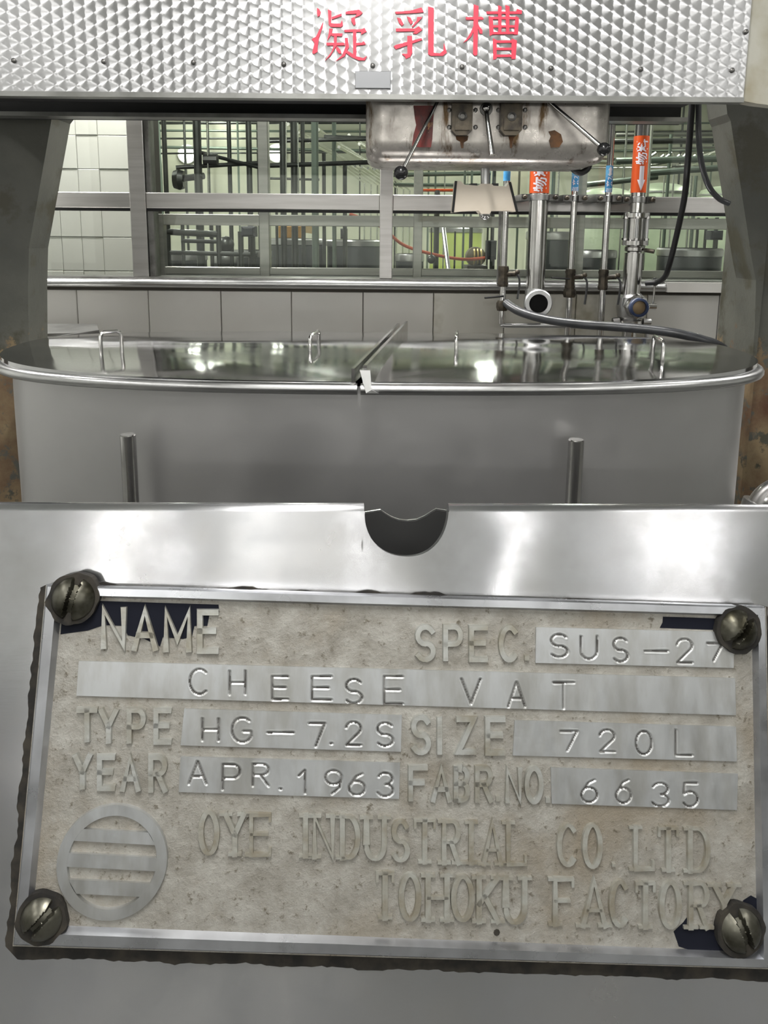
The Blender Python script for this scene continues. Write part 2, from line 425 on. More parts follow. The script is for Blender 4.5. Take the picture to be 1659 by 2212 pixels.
# ------------------------------------------------------------------ lamps
def lamp(x, y, z, lx, ly, watts, label, group, m=LAMPM, col=(1, .985, .95)):
    t = thing('ceiling_lamp', label, 'lamp', (x, y, z), group)
    MB().box((x - lx/2, y - ly/2, z), (x + lx/2, y + ly/2, z + .05)).build('lamp_body', CABB, t, smooth=False)
    MB().box((x - lx/2 + .01, y - ly/2 + .01, z - .012), (x + lx/2 - .01, y + ly/2 - .01, z)).build('diffuser', m, t, smooth=False)
    for s in (-1, 1):
        e = (x + s*lx*.4, y) if lx > ly else (x, y + s*ly*.4)
        MB().tube([(e[0], e[1], z + .05), (e[0], e[1], 3.3)], .006, 8).build('hanger', STEEL, t)
    ld = bpy.data.lights.new('lamp_light', 'AREA'); ld.shape = 'RECTANGLE'; ld.size = lx - .02; ld.size_y = ly - .02
    ld.energy = watts; ld.color = col
    lo = bpy.data.objects.new('lamp_light', ld); COL.objects.link(lo); lo.parent = t; lo.location = (0, 0, -.016)
G1 = 'lamps over the vat room'
for k, (x, y, f) in enumerate(((-2.4, -1.6, .7), (-.07, -1.6, .8), (2.5, -1.6, .7), (-2.6, .45, .5), (-.07, .35, 1.9), (2.7, .45, .5))):
    lamp(x, y, 3.0, .16, 1.3, LAMP_W*f, ('left', 'middle', 'right')[k % 3] + ' long white ceiling lamp of the row ' + ('near the rear wall' if y < 0 else 'over the console'), G1)
lamp(-2.1, 2.85, 2.9, 1.3, .14, LAMP_W*3.0, 'long white ceiling lamp beside the window at the left', G1)
lamp(.25, 2.95, 2.9, 1.3, .14, LAMP_W*1.9, 'long added lamp beside the window in the middle, brightening the tiles', G1)  # unseen lamp, added to brighten the tile wall
lamp(2.6, 2.85, 2.9, 1.3, .14, LAMP_W*1.6, 'long white ceiling lamp beside the window at the right', G1)
lamp(-1.35, 3.5, 2.9, .9, .1, LAMP_W*2.0, 'short added lamp brightening the tiled pillar behind the glass', G1)  # unseen lamp, added to whiten the pillar tiles
def highlight_lamp(x, z, w, h, watts, label):  # unseen lamps, added to throw highlights onto the console face
    t = thing('highlight_lamp', label, 'lamp', (x, -2.8, z))
    MB().box((x - w/2, -2.8, z - h/2), (x + w/2, -2.75, z + h/2)).build('lamp_body', CABB, t, smooth=False)
    MB().box((x - w/2 + .01, -2.75, z - h/2 + .01), (x + w/2 - .01, -2.738, z + h/2 - .01)).build('diffuser', LAMPM, t, smooth=False)
    ld = bpy.data.lights.new('lamp_light', 'AREA'); ld.shape = 'RECTANGLE'; ld.size = w - .02; ld.size_y = h - .02; ld.energy = watts; ld.color = (1, .985, .95)
    lo = bpy.data.objects.new('lamp_light', ld); COL.objects.link(lo); lo.parent = t; lo.location = (0, .066, 0); lo.rotation_euler = (PI/2, 0, 0)
highlight_lamp(-.98, 1.79, .34, .16, 4.2, 'wide added highlight lamp on the rear wall at the left')
highlight_lamp(.5, 1.77, .12, .12, 1.5, 'small square added highlight lamp in the middle of the rear wall')
highlight_lamp(1.62, 1.76, .16, .16, 2.2, 'larger square added highlight lamp on the rear wall')
highlight_lamp(2.9, 1.80, .8, .10, 2.6, 'long added highlight lamp on the rear wall at the right')
G2 = 'lamps in the room behind the glass'
for k, (x, y) in enumerate(((-2.6, 5.2), (-.6, 6.4), (1.6, 5.4), (3.6, 6.6), (1.2, 8.2), (-2.0, 8.2))):
    lamp(x, y, 3.0, .16, 1.4, BACK_W, 'long ceiling lamp in the room behind the glass, over the ' + ('dark upright pipes', 'bright pipe bundle', 'grey green pipe rack', 'pale domed tanks', 'middle of the far wall', 'left of the far wall')[k], G2, LAMPG, (.99, 1, .92))

# ------------------------------------------------------------------ gantry over the vat
YH = 1.95                                   # front of the header
YC = 2.44                                   # front of the columns
gan = thing('vat_gantry', 'heavy weathered gantry with two columns and an engine-turned steel header over the vat', 'gantry', (0, YC, 0))
zlip0 = at(829, 215, YH).z; zlip1 = at(829, 204, YH).z
xr = at(1615, 110, YH).x; xl = -1.25
ZT = at(829, -260, YH).z
hp = MB().box((xl, YH + .003, zlip1 - .002), (xr, YH + .02, ZT)).build('header_panel', STEEL, gan, smooth=False)
MB().box((xl, YH - .004, zlip0), (xr, YH + .03, zlip1)).build('header_lip', HLIP, hp, smooth=False)
MB().box((xl, YH + .03, ZT - .02), (xr, YC - .02, ZT)).build('header_top', HDARK, gan, smooth=False)
zrear = at(600, 261, YC - .03).z
MB().box((xl, YC - .03, zrear), (xr + .02, YC - .012, ZT)).build('header_rear_plate', HDARK, gan, smooth=False)
MB().box((xl, YC - .09, zrear), (xr + .02, YC - .03, zrear + .012)).build('rear_flange', HLIP, gan, smooth=False)
MB().box((xl, YH + .03, zlip0 + .05), (xr, YC - .09, zlip0 + .06)).build('soffit', HDARK, gan, smooth=False)
# engine-turned discs laid over one another like scales
d0 = at(700, 100, YH); px = (at(701, 100, YH) - d0).length
sx, sz, rad = 23.6*px, 25*px, 19.5*px
vs, fs, uvs = [], [], []
ncol = int((xr - xl) / sx) + 2; nrow = int((ZT - zlip1) / sz) + 2
NS = 14
for i in range(ncol):
    for j in range(nrow):
        cx = xl + i*sx; cz = zlip1 + j*sz + (sz/2 if i % 2 else 0)
        # clip whole discs at the sheet edge
        b = len(vs)
        for k in range(NS):
            a = 2*PI*k/NS
            dx, dz = rad*math.cos(a), rad*math.sin(a)
            X = min(max(cx + dx, xl), xr); Z = min(max(cz + dz, zlip1), ZT)
            vs.append((X, YH + .001 - .012*(dx*.55 + dz*.8)*(-1), Z)); uvs.append((.5 + (X - cx)/rad/2, .5 + (Z - cz)/rad/2))
        vs.append((min(max(cx, xl), xr), YH + .001, min(max(cz, zlip1), ZT))); uvs.append((.5, .5))
        for k in range(NS): fs.append((b + k, b + (k+1) % NS, b + NS))
me = bpy.data.meshes.new('polished_discs'); me.from_pydata([tuple(Vector(v) - Vector((0, YC, 0))) for v in vs], [], fs)
ul = me.uv_layers.new(name='disc')
for lp in me.loops: ul.data[lp.index].uv = uvs[lp.vertex_index]
me.materials.append(PERL)
disc = bpy.data.objects.new('polished_discs', me); COL.objects.link(disc); disc.parent = hp; disc['kind'] = 'stuff'

# painted characters (outlines in hundredths of the crop the sign was measured in)
CH = [
 [[(145,55),(160,62),(172,85),(166,108),(150,118),(145,85)],
  [(190,150),(185,188),(160,262),(150,330),(148,365),(125,378),(112,372),(118,340),(128,300),(108,275),(140,255),(170,190)],
  [(222,66),(246,76),(246,162),(310,166),(322,140),(328,178),(315,190),(240,188),(228,172)],
  [(318,95),(319,112),(250,136),(248,120)],
  [(232,200),(256,201),(248,240),(216,288),(226,245)],
  [(245,232),(325,235),(320,255),(248,252)],
  [(210,300),(335,300),(340,318),(215,320)],
  [(265,240),(286,240),(282,322),(240,390),(200,428),(250,360),(264,310)],
  [(285,322),(310,350),(318,375),(300,376),(278,345)],
  [(345,82),(440,66),(466,90),(445,110),(412,122),(425,96),(345,99)],
  [(385,128),(411,118),(418,165),(405,179),(388,150)],
  [(335,208),(460,205),(480,195),(495,222),(456,243),(455,223),(340,225)],
  [(398,222),(422,222),(422,400),(400,400)],
  [(422,300),(460,300),(475,288),(488,312),(422,320)],
  [(340,265),(362,265),(370,330),(340,395),(270,433),(320,390),(345,330)],
  [(350,350),(378,367),(420,393),(470,408),(496,393),(482,424),(440,424),(390,402),(345,368)]],
 [[(695,82),(800,75),(880,52),(896,85),(870,88),(800,93),(700,97)],
  [(708,122),(735,130),(756,170),(741,182),(722,160)],
  [(778,115),(805,125),(820,155),(805,172),(790,150)],
  [(850,118),(886,120),(870,140),(820,190),(811,185),(845,145)],
  [(700,200),(835,200),(860,184),(886,210),(845,238),(820,235),(835,219),(702,221)],
  [(780,252),(815,252),(816,370),(800,400),(770,413),(765,398),(740,378),(781,378)],
  [(684,325),(700,315),(880,267),(886,280),(700,346)],
  [(927,45),(966,55),(965,370),(1010,375),(1034,355),(1037,300),(1058,370),(1030,392),(945,392),(927,380)]],
 [[(1247,30),(1281,42),(1272,385),(1256,391),(1243,380)],
  [(1190,120),(1300,117),(1318,128),(1310,138),(1195,138)],
  [(1245,180),(1256,200),(1230,255),(1200,285),(1174,300),(1195,275),(1225,230)],
  [(1275,165),(1290,190),(1308,210),(1308,236),(1290,235),(1277,200)],
  [(1335,80),(1545,80),(1552,62),(1586,72),(1585,97),(1340,97)],
  [(1418,37),(1443,46),(1441,240),(1421,240)],
  [(1470,34),(1499,45),(1497,240),(1475,240)],
  [(1352,112),(1380,122),(1388,238),(1360,252)],
  [(1542,112),(1565,125),(1558,242),(1530,242)],
  [(1365,118),(1545,118),(1545,135),(1365,135)],
  [(1383,177),(1535,177),(1535,193),(1383,193)],
  [(1375,224),(1550,222),(1550,238),(1375,241)],
  [(1382,268),(1408,280),(1408,412),(1385,419)],
  [(1514,270),(1551,285),(1541,414),(1512,414)],
  [(1400,284),(1530,282),(1530,300),(1400,301)],
  [(1405,335),(1518,335),(1518,351),(1405,351)],
  [(1400,384),(1520,382),(1520,399),(1400,401)]]]
for strokes in CH:
    m = MB()
    for q, s in enumerate(strokes):
        m.prism([at(640 + x/3.253, y/3.253, YH - .0035 - q*.00003) for x, y in s], (0, .003, 0))
    m.build('painted_character', RED, hp, smooth=False)
# blank riveted plate and the row of small screws
a, b = at(767, 154, YH), at(844, 192, YH)
bp = MB().cbox((a.x, YH - .005, b.z), (b.x, YH + .0, a.z), .001).build('blank_plate', mat('plate_aluminium', srgb(140, 141, 144), .45, .8), hp, smooth=False)
for x, y in ((770, 157), (841, 157), (770, 189), (841, 189)):
    c = at(x, y, YH - .006); MB().lathe(c, (0, -1, 0), [(0, .004), (.002, .0035), (.003, .001)], 8).build('rivet', STEEL_D, bp)
for k, (x, y) in enumerate(((30, 131), (224, 133), (418, 135), (613, 139), (805, 142), (998, 145), (1190, 148), (1384, 150), (1581, 152), (1611, 69))):
    c = at(x, y, YH); m = MB().lathe((c.x, YH + .001, c.z), (0, -1, 0), [(0, .0062), (.004, .006), (.006, .004), (.0066, .0015)], 10)
    m.build('screw', STEEL_D, hp)
# columns: outline of the front in pixels, given their own depth
DC = .14
def col2(prof, xo):
    """prof: inner edge (pixel x, pixel y) from the top down; xo: outer pixel x"""
    pin = [Vector((at(x, y, YC + DC).x, YC, at(x, y, YC + DC).z)) for x, y in prof]
    top = Vector((pin[0].x, YC, ZT)); bot = Vector((pin[-1].x, YC, 0))
    pin = [top] + pin + [bot]
    xo = at(xo, 600, YC).x
    poly = pin + [Vector((xo, YC, 0)), Vector((xo, YC, ZT))]
    return MB().prism(poly, (0, DC, 0)).build('column', COLM, gan, smooth=False)
col2([(176, 190), (166, 250), (152, 268), (104, 535), (102, 620), (103, 760)], -170)
col2([(1522, 190), (1530, 260), (1537, 275), (1582, 560), (1590, 600), (1588, 700), (1582, 790)], 1650)
# the side of the right column, set back a little
xo = at(1650, 600, YC).x
MB().box((xo, YC + .05, 0), (xo + .16, YC + .3, ZT)).build('column_flank', COLM, gan, smooth=False)
# end block beside the header and its bracket
xe = at(1619, 110, YH).x
pb = [at(1619, 216, YH), at(1640, 222, YH), at(1700, 240, YH)]
MB().prism([Vector((xe, YH + .012, ZT)), Vector((xe, YH + .012, pb[0].z)), Vector((pb[1].x, YH + .012, pb[1].z)), Vector((pb[2].x + .12, YH + .012, pb[2].z)), Vector((pb[2].x + .12, YH + .012, ZT))],
           (0, .04, 0)).build('end_block', mat('end_block_paint', srgb(176, 174, 164), .5, 0, srgb(150, 143, 122), 6, .5, .7, bump=.15), gan, smooth=False)

# ------------------------------------------------------------------ drive unit under the header
YD = 2.03
drv = thing('stirrer_drive', 'stained steel gearbox with hand levers hanging under the header', 'gearbox', (at(1055, 340, YD).x, YD, at(1055, 345, YD).z))
x0, x1 = at(790, 290, YD).x, at(1320, 290, YD).x
zb = at(1055, 352, YD).z; zt = zlip0 + .09
prof = [(YD, zt)]
rr = .055
for k in range(9):
    a = PI/2*k/8; prof.append((YD + rr - rr*math.cos(a), zb + rr - rr*math.sin(a)))
prof += [(YD + .26, zb), (YD + .3, zb + .04), (YD + .3, zt)]
m = MB()
nx = [0, .012, .04] ; rings = []
def section(x, inset):
    return [Vector((x, YD + .15 + (y - YD - .15)*(1 - inset), zt + (z - zt)*(1 - inset*.5))) for y, z in prof]
xsn = [(x0, .16), (x0 + .01, .07), (x0 + .025, .02), (x0 + .045, 0), (x1 - .045, 0), (x1 - .025, .02), (x1 - .01, .07), (x1, .16)]
P_ = [section(x, i) for x, i in xsn]
m.grid(P_); m.add(P_[0], [tuple(range(len(prof)))]); m.add(P_[-1], [tuple(reversed(range(len(prof))))])
hs = m.build('housing', HOUS, drv, angle=40)
# red paint left on the front
MB().prism([at(x, y, YD - .003) for x, y in ((893, 228), (938, 228), (936, 262), (934, 300), (931, 318), (905, 318), (890, 316), (893, 292), (899, 270), (896, 255))], (0, .003, 0)).build('red_paint_patch', RUSTRED, hs, smooth=False)
for xa, xb in ((977, 1020), (1083, 1127)):
    a, b = at(xa, 225, YD - .03), at(xb, 292, YD - .03); ch = .012
    br = MB().prism([Vector((a.x, YD - .03, zt)), Vector((a.x, YD - .03, b.z + ch)), Vector((a.x + ch, YD - .03, b.z)), Vector((b.x - ch, YD - .03, b.z)), Vector((b.x, YD - .03, b.z + ch)), Vector((b.x, YD - .03, zt))], (0, .034, 0)).build('bracket', DARKV, drv, smooth=False)
    cxm = (a.x + b.x)/2
    MB().lathe((cxm, YD - .03, at(1000, 255, YD).z), (0, -1, 0), [(0, .011), (.006, .011), (.008, .007), (.002, .006)], 14).build('bolt', STEEL_D, br)
    MB().prism([Vector((a.x + .008, YD - .034, b.z + .012)), Vector((b.x - .008, YD - .034, b.z + .012)), Vector((b.x - .008, YD - .034, b.z + .04)), Vector((a.x + .008, YD - .034, b.z + .04))], (0, .006, 0)).build('plate', DARKV, br, smooth=False)
    for y in (238, 275):
        for x in (xa - 7, xb + 7):
            c = at(x, y, YD); MB().lathe(c + Vector((0, .002, 0)), (0, -1, 0), [(0, .006), (.006, .006), (.008, .003)], 6).build('bolt', STEEL_D, drv)
DRIP = mat('rust_drip', srgb(96, 62, 30), .6, .2, srgb(56, 40, 24), 30)
for pts in ([(984, 293), (1012, 293), (1010, 303), (1002, 308), (1001, 320), (996, 320), (994, 306), (986, 302)], [(1098, 293), (1112, 293), (1108, 304), (1106, 320), (1102, 320), (1101, 304)], [(1185, 284), (1198, 281), (1212, 290), (1216, 306), (1208, 318), (1190, 319), (1186, 304), (1190, 294)]):
    MB().prism([at(x, y, YD - .0015) for x, y in pts], (0, .0015, 0)).build('rust_stain', DRIP, hs, smooth=False)
def lever(p0, p1, Y0, Y1, w, ball, kn=KNOB, m=STEEL_P):
    a, b = at(*p0, Y0), at(*p1, Y1)
    l = MB().tube([a, b], [w*.8, w], 12).build('lever', m, drv)
    MB().ball(b + (b - a).normalized()*ball*.6, ball).build('knob', kn, l)
lever((948, 214), (870, 366), YD + .0, YD - .1, .0052, .0175)
lever((1180, 214), (1298, 317), YD - .0, YD - .08, .006, .0165)
lv = MB().tube([at(1050, 236, YD - .02), at(1053, 262, YD - .035), at(1063, 335, YD - .06)], [.006, .0055, .0075], 12).build('lever', STEEL_P, drv)
MB().ball(at(1050, 234, YD - .02), .0105).build('pivot', STEEL_P, lv)
MB().lathe(at(1050, 236, YD) + Vector((0, .005, 0)), (0, -1, 0), [(0, .017), (.012, .016), (.014, .01)], 16).build('pivot_boss', STEEL_D, drv)
# output shaft with the pale coupling block
YS = 2.2
ztop_ = at(1048, 340, YS).z
MB().tube([at(1048, 335, YS), at(1048, 400, YS)], .0125, 16).build('shaft', STEEL, drv)
cp = [(985, 391), (995, 391), (1004, 399), (1033, 401), (1038, 397), (1062, 397), (1066, 401), (1093, 403), (1101, 393), (1106, 394), (1116, 457), (1098, 455), (1062, 455), (1058, 462), (1040, 462), (1034, 455), (1000, 456), (978, 459)]
cpl = MB().prism([at(x, y, YS - .035) for x, y in cp], (0, .07, 0)).build('coupling_block', CREAM, drv, smooth=False)
for e in (((978, 459), (985, 391)), ((1101, 393), (1117, 457))):
    MB().tube([at(*e[0], YS - .036), at(*e[1], YS - .036)], .0035, 8).build('edge_seal', BLACK, cpl)
MB().lathe(at(1048, 460, YS), (0, 0, -1), [(0, .017), (.008, .017), (.016, .012), (.02, .005)], 12).build('nut', STEEL_P, drv)
for x in (1024, 1070): MB().box(at(x - 7, 402, YS - .03), at(x + 7, 396, YS - .03) + Vector((0, .05, 0))).build('stop_pad', BLACK, cpl, smooth=False)

# cables hanging under the header
def cable(name, pts, r, label, cat='cable', m=BLACK, n=12, bot=None):
    o = MB().tube(spline(pts, 8), r, n).build(name, m); o['label'] = label; o['category'] = cat; return o
cable('power_cable', [at(1497, 200, 2.6), at(1491, 280, 2.62), at(1484, 370, 2.66), at(1478, 430, 2.72), at(1460, 515, 2.8), at(1445, 575, 2.85), at(1436, 598, 2.9), at(1420, 609, 2.95), at(1395, 612, 2.98)], .0105, 'thick black cable hanging from the header to the right pipe')
cable('power_cable', [at(1509, 215, 2.36), at(1509, 290, 2.36), at(1515, 350, 2.37), at(1530, 400, 2.39), at(1552, 428, 2.42), at(1575, 440, 2.425)], .0085, 'black cable curving from the header to the right column', m=HOSE)
cable('power_cable', [at(1228, 345, 2.25), at(1232, 358, 2.25), at(1250, 373, 2.25), at(1268, 366, 2.25), at(1276, 345, 2.25)], .009, 'short black cable loop under the gearbox')

# ------------------------------------------------------------------ cheese vat
ZL = 1.10                                   # height of the lids
VC, VA, VB = Vector((-.014, 2.21, 0)), 1.05, .452
def outline(t, inset=0.):
    """plan of the vat: straight sides joined by elliptical ends; t in radians from the right tip"""
    c, s = math.cos(t), math.sin(t)
    e = .72
    sx_, sy_ = math.copysign(abs(c)**e, c), math.copysign(abs(s)**e, s)
    return Vector((VC.x + (VA - inset)*sx_, VC.y + (VB - inset)*sy_, 0))
NT_ = 128
vat = thing('cheese_vat', 'wide oval stainless steel cheese vat standing below the gantry', 'vat', (VC.x, VC.y, 0))
m = MB(); zsn = [ZL - .012, ZL - .03, ZL - .09] + [ZL - .09 - .055*k for k in range(1, 15)]
def dent(x, z, a=.0022, f=3.1): return a*mnoise.noise(Vector((x*f, z*f*1.3, 3.3)))
P_ = []
for z in zsn:
    row = []
    for k in range(NT_ + 1):
        t = 2*PI*k/NT_; p = outline(t, .03); n_ = (p - VC).normalized(); n_.z = 0
        p = p + n_*dent(p.x, z); row.append(Vector((p.x, p.y, z)))
    P_.append(row)
m.grid(P_); m.build('body', VATW, vat, fix=False)
for v in m.f: pass
m = MB(); zb_ = zsn[-1]
ring = [outline(2*PI*k/64, .03) for k in range(64)]
m.add([Vector((p.x, p.y, zb_ + .01)) for p in ring] , [tuple(range(64))]); m.build('bottom', VATW, vat, smooth=False)
for sx_ in (-1, 1):
    for sy_ in (-1, 1):
        MB().tube([(VC.x + sx_*.6, VC.y + sy_*.25, 0), (VC.x + sx_*.6, VC.y + sy_*.25, zb_ + .01)], .04, 16).build('leg', STEEL, vat)
# guide rods on the front
for xp, yp in ((276, 938), (1245, 949)):
    Yr = VC.y - VB - .0
    c = at(xp, yp, Yr); rd = MB().tube([(c.x, Yr, .55), (c.x, Yr, c.z - .002), (c.x, Yr, c.z)], [.0185, .0185, .0165], 18).build('guide_rod', STEEL_P, vat)
    for z in (.6, .72): MB().box((c.x - .012, Yr, z), (c.x + .012, VC.y - VB + .06, z + .03)).build('rod_bracket', STEEL, vat, smooth=False)
# stiffening seam round the wall
# lids --------------------------------------------------------------
sf = atz(778, 826, ZL); sb = atz(868, 722, ZL)
sdir = (sb - sf).normalized(); snorm = Vector((-sdir.y, sdir.x, 0))      # points to the left lid
def side(p): return (Vector((p.x, p.y, 0)) - Vector((sf.x, sf.y, 0))).dot(snorm)
outp = [outline(2*PI*k/512) for k in range(512)]
def crown(y): return .015*max(0, 1 - ((y - VC.y)/VB)**2)
def lid(sgn, label):
    gap = .004
    pts = [p for p in outp if side(p)*sgn > gap]
    # start the run at the seam
    ks = [k for k in range(512) if side(outp[k])*sgn > gap and side(outp[k-1])*sgn <= gap][0]
    run = [outp[(ks + k) % 512] for k in range(len(pts))]
    def cross(a, b):
        fa, fb = side(a)*sgn - gap, side(b)*sgn - gap; return a.lerp(b, fa/(fa - fb))
    run = [cross(outp[ks - 1], outp[ks])] + run + [cross(outp[(ks + len(pts) - 1) % 512], outp[(ks + len(pts)) % 512])]
    chord = [run[-1].lerp(run[0], i/24) for i in range(1, 24)]
    cen = sum(run, Vector())/len(run)
    ins = [p + (cen - p).normalized()*.005 for p in run]
    loop = ins[::3] + [ins[-1]] + chord
    P_ = []
    for i in range(0, 19):
        f = i/18
        row = []
        for p in loop + [loop[0]]:
            q = cen.lerp(p, max(f, 1e-3))
            w = 1 - f**6
            z = ZL + .004 + crown(q.y) + w*(.0035*mnoise.noise(Vector((q.x*2.3 + 5*sgn, q.y*3.1, 1.7))) + .0012*mnoise.noise(Vector((q.x*6, q.y*9, 4.2))))
            row.append(Vector((q.x, q.y, z)))
        P_.append(row)
    P_.append([Vector((p.x, p.y, ZL - .012)) for p in P_[-1]])
    t = MB().grid(P_).build('lid', LIDM, vat, angle=40, label=label)
    MB().tube([Vector((p.x, p.y, ZL - .0125)) for p in run[::2] + [run[-1]]], .0135, 12).build('rolled_edge', STEEL, t)
    # standing flange along the seam
    o_ = snorm*(sgn*.010)
    a, b = run[0] + o_, run[-1] + o_
    fl = MB().add([Vector((p.x, p.y, z)) + snorm*q for p in (a, b) for z in (ZL, ZL + (.044 if sgn < 0 else .036)) for q in (-.004, .004)],
             [(0, 1, 3, 2), (4, 6, 7, 5), (0, 4, 5, 1), (2, 3, 7, 6), (0, 2, 6, 4), (1, 5, 7, 3)]).build('seam_flange', STEEL_P, t, smooth=False)
    if sgn < 0:
        ff = a if a.y < b.y else b
        MB().prism([ff + Vector((-.012, -.004, ZL + .034)), ff + Vector((.012, -.004, ZL + .034)), ff + Vector((.016, -.014, ZL - .01)), ff + Vector((.032, -.014, ZL - .018)), ff + Vector((.003, -.014, ZL - .018))], (0, -.006, 0)).build('end_tab', STEEL, t, smooth=False)
    return t
lidL = lid(1, 'left half of the mirror-bright oval vat lid')
lidR = lid(-1, 'right half of the mirror-bright oval vat lid')
def handle(t, p0, p1, ztop_px):
    a, b = atz(*p0, ZL + .012), atz(*p1, ZL + .012)
    a.z = ZL + .002 + crown(a.y); b.z = ZL + .002 + crown(b.y)
    h = ztop_px
    pts = [a, a + Vector((0, 0, h - .012)), a + Vector((0, 0, h - .004)) + (b - a).normalized()*.004, a + (b - a).normalized()*.012 + Vector((0, 0, h)),
           b - (b - a).normalized()*.012 + Vector((0, 0, h)), b + Vector((0, 0, h - .004)) - (b - a).normalized()*.004, b + Vector((0, 0, h - .012)), b]
    MB().tube(pts, .0052, 10).build('handle', STEEL_P, t)
handle(lidL, (219, 770), (264, 766), .062)
handle(lidL, (670, 762), (689, 748), .042)
handle(lidR, (985, 768), (986, 752), .046)
handle(lidR, (1409, 776), (1430, 790), .062)

# dark trough behind the vat at the left, steel elbow at the right
tg = thing('metal_trough', 'dark grey metal trough behind the left end of the vat', 'trough', (-1.25, 2.9, 0))
zt_ = 1.085
q = [at(60, 740, 2.79), at(214, 716, 2.87), at(210, 712, 3.12), at(40, 712, 3.12)]
zt_ = e1_z = at(216, 718, 2.86).z
MB().prism([Vector((p.x, p.y, zt_)) for p in q], (0, 0, -.01)).build('tray', HLIP, tg, smooth=False)
e0, e1 = at(60, 746, 2.78), at(216, 722, 2.86)
MB().bar(e0, e1, .02, .034).build('front_bar', STEEL_D, tg, smooth=False)
for p in (q[1] + Vector((-.05, .06, 0)), q[3] + Vector((.03, -.05, 0))):
    MB().tube([(p.x, p.y, 0), (p.x, p.y, zt_ - .01)], .02, 10).build('leg', STEEL_D, tg)
elb = thing('drain_elbow', 'bent steel pipe beside the right foot of the vat', 'pipe', (1.03, 2.2, 0))
c = at(1648, 1062, 2.15)
MB().tube(spline([c + Vector((.5, .1, .02)), c + Vector((.16, .02, .02)), c + Vector((.05, 0, 0)), c + Vector((.0, 0, -.07)), c + Vector((-.01, 0, -.25)), Vector((c.x - .01, c.y, 0))], 8), .047, 20).build('pipe', STEEL_P, elb)
MB().tube([c + Vector((.005, 0, -.035)), c + Vector((-.001, 0, -.06))], .056, 20).build('collar', STEEL, elb)

# ------------------------------------------------------------------ wall pipes
YP = 3.02
def vx(x, y): return at(x, y, YP)
def text_mesh(body, size):
    cu = bpy.data.curves.new('lettering', 'FONT'); cu.body = body; cu.size = size; cu.align_x = 'CENTER'; cu.align_y = 'CENTER'; cu.resolution_u = 3; cu.offset = size*.02
    ob = bpy.data.objects.new('lettering', cu); COL.objects.link(ob)
    dg = bpy.context.evaluated_depsgraph_get(); dg.update()
    ev = ob.evaluated_get(dg); me_ = ev.to_mesh()
    vs = [v.co.copy() for v in me_.vertices]; fs = [tuple(p.vertices) for p in me_.polygons]
    ev.to_mesh_clear(); bpy.data.objects.remove(ob); bpy.data.curves.remove(cu)
    return vs, fs
def wrap_text(body, size, cx, zc, r, parent, name='lettering'):
    """text running up a vertical pipe, its top to the left"""
    vs, fs = text_mesh(body, size)
    m = MB(); m.add([(cx - math.sin(v.y/r)*r, YP - math.cos(v.y/r)*r, zc + v.x) for v in vs], fs)
    m.build(name, WHITE, parent, smooth=False, fix=False)
def wrap_arrow(w, h, cx, zc, r, parent, up=False):
    m = MB(); us = sorted([w*(-.5 + i/16) for i in range(17)] + [-.2801*w, -.28*w, .28*w, .2801*w]); tp, bt = [], []
    for u in us:
        a_ = h/2 if abs(u) <= .28*w + 1e-9 else -.05*h
        b_ = -h/2 + abs(u)/(w/2)*.45*h
        if up: a_, b_ = -a_, -b_
        for lst, v in ((tp, a_), (bt, b_)): lst.append((cx + math.sin(u/r)*r, YP - math.cos(u/r)*r, zc + v))
    m.grid([tp, bt]); m.build('flow_arrow', WHITE, parent, smooth=False, fix=False)
def clamp(t, cx, z, r):
    k = MB().lathe((cx, YP, z - .012), (0, 0, 1), [(0, r*1.02), (.002, r*1.18), (.022, r*1.18), (.024, r*1.02)], 20).build('pipe_clamp', STEEL, t)
    for s in (-1, 1):
        MB().lathe((cx + s*(r + .022), YP - .02, z), (0, -1, 0), [(0, .009), (.012, .009), (.016, .005)], 8).build('clamp_bolt', DARKV, k)
        MB().box((min(cx + s*r, cx + s*(r + .034)), YP - .02, z - .012), (max(cx + s*r, cx + s*(r + .034)), ZW + .03, z + .012)).build('clamp_ear', STEEL_D, k, smooth=False)
def valve(t, c, r, hang):
    v = MB().lathe(Vector((c.x, YP, c.z - .04)), (0, 0, 1), [(0, r*1.5), (.012, r*1.7), (.02, r*1.5), (.06, r*1.5), (.068, r*1.7), (.08, r*1.5)], 8).build('valve_body', DARKV, t)
    MB().tube([(c.x, YP, c.z + .008), (c.x + .045, YP - .02, c.z + .012)], .010, 10).build('valve_stem', DARKV, v)
    MB().tube(spline([(c.x + .042, YP - .022, c.z + .014), (c.x + .055, YP - .03, c.z), (c.x + .058, YP - .034, c.z - .03), (c.x + .052, YP - .036, c.z - hang)], 5), .0042, 8).build('valve_lever', BLACK, v)
    MB().ball((c.x + .05, YP - .022, c.z + .018), .010, 10, 8).build('valve_cap', DARKV, v)
def vpipe(x, y, r, ztop, zbot, label, m=STEEL_P):
    c = vx(x, y)
    t = thing('wall_pipe', label, 'pipe', (c.x, YP, zbot))
    MB().tube([(c.x, YP, zbot), (c.x, YP, ztop)], r, 18).build('pipe', m, t); return t, c.x
zof = lambda y: at(1200, y, YP).z
ZPT = 2.9
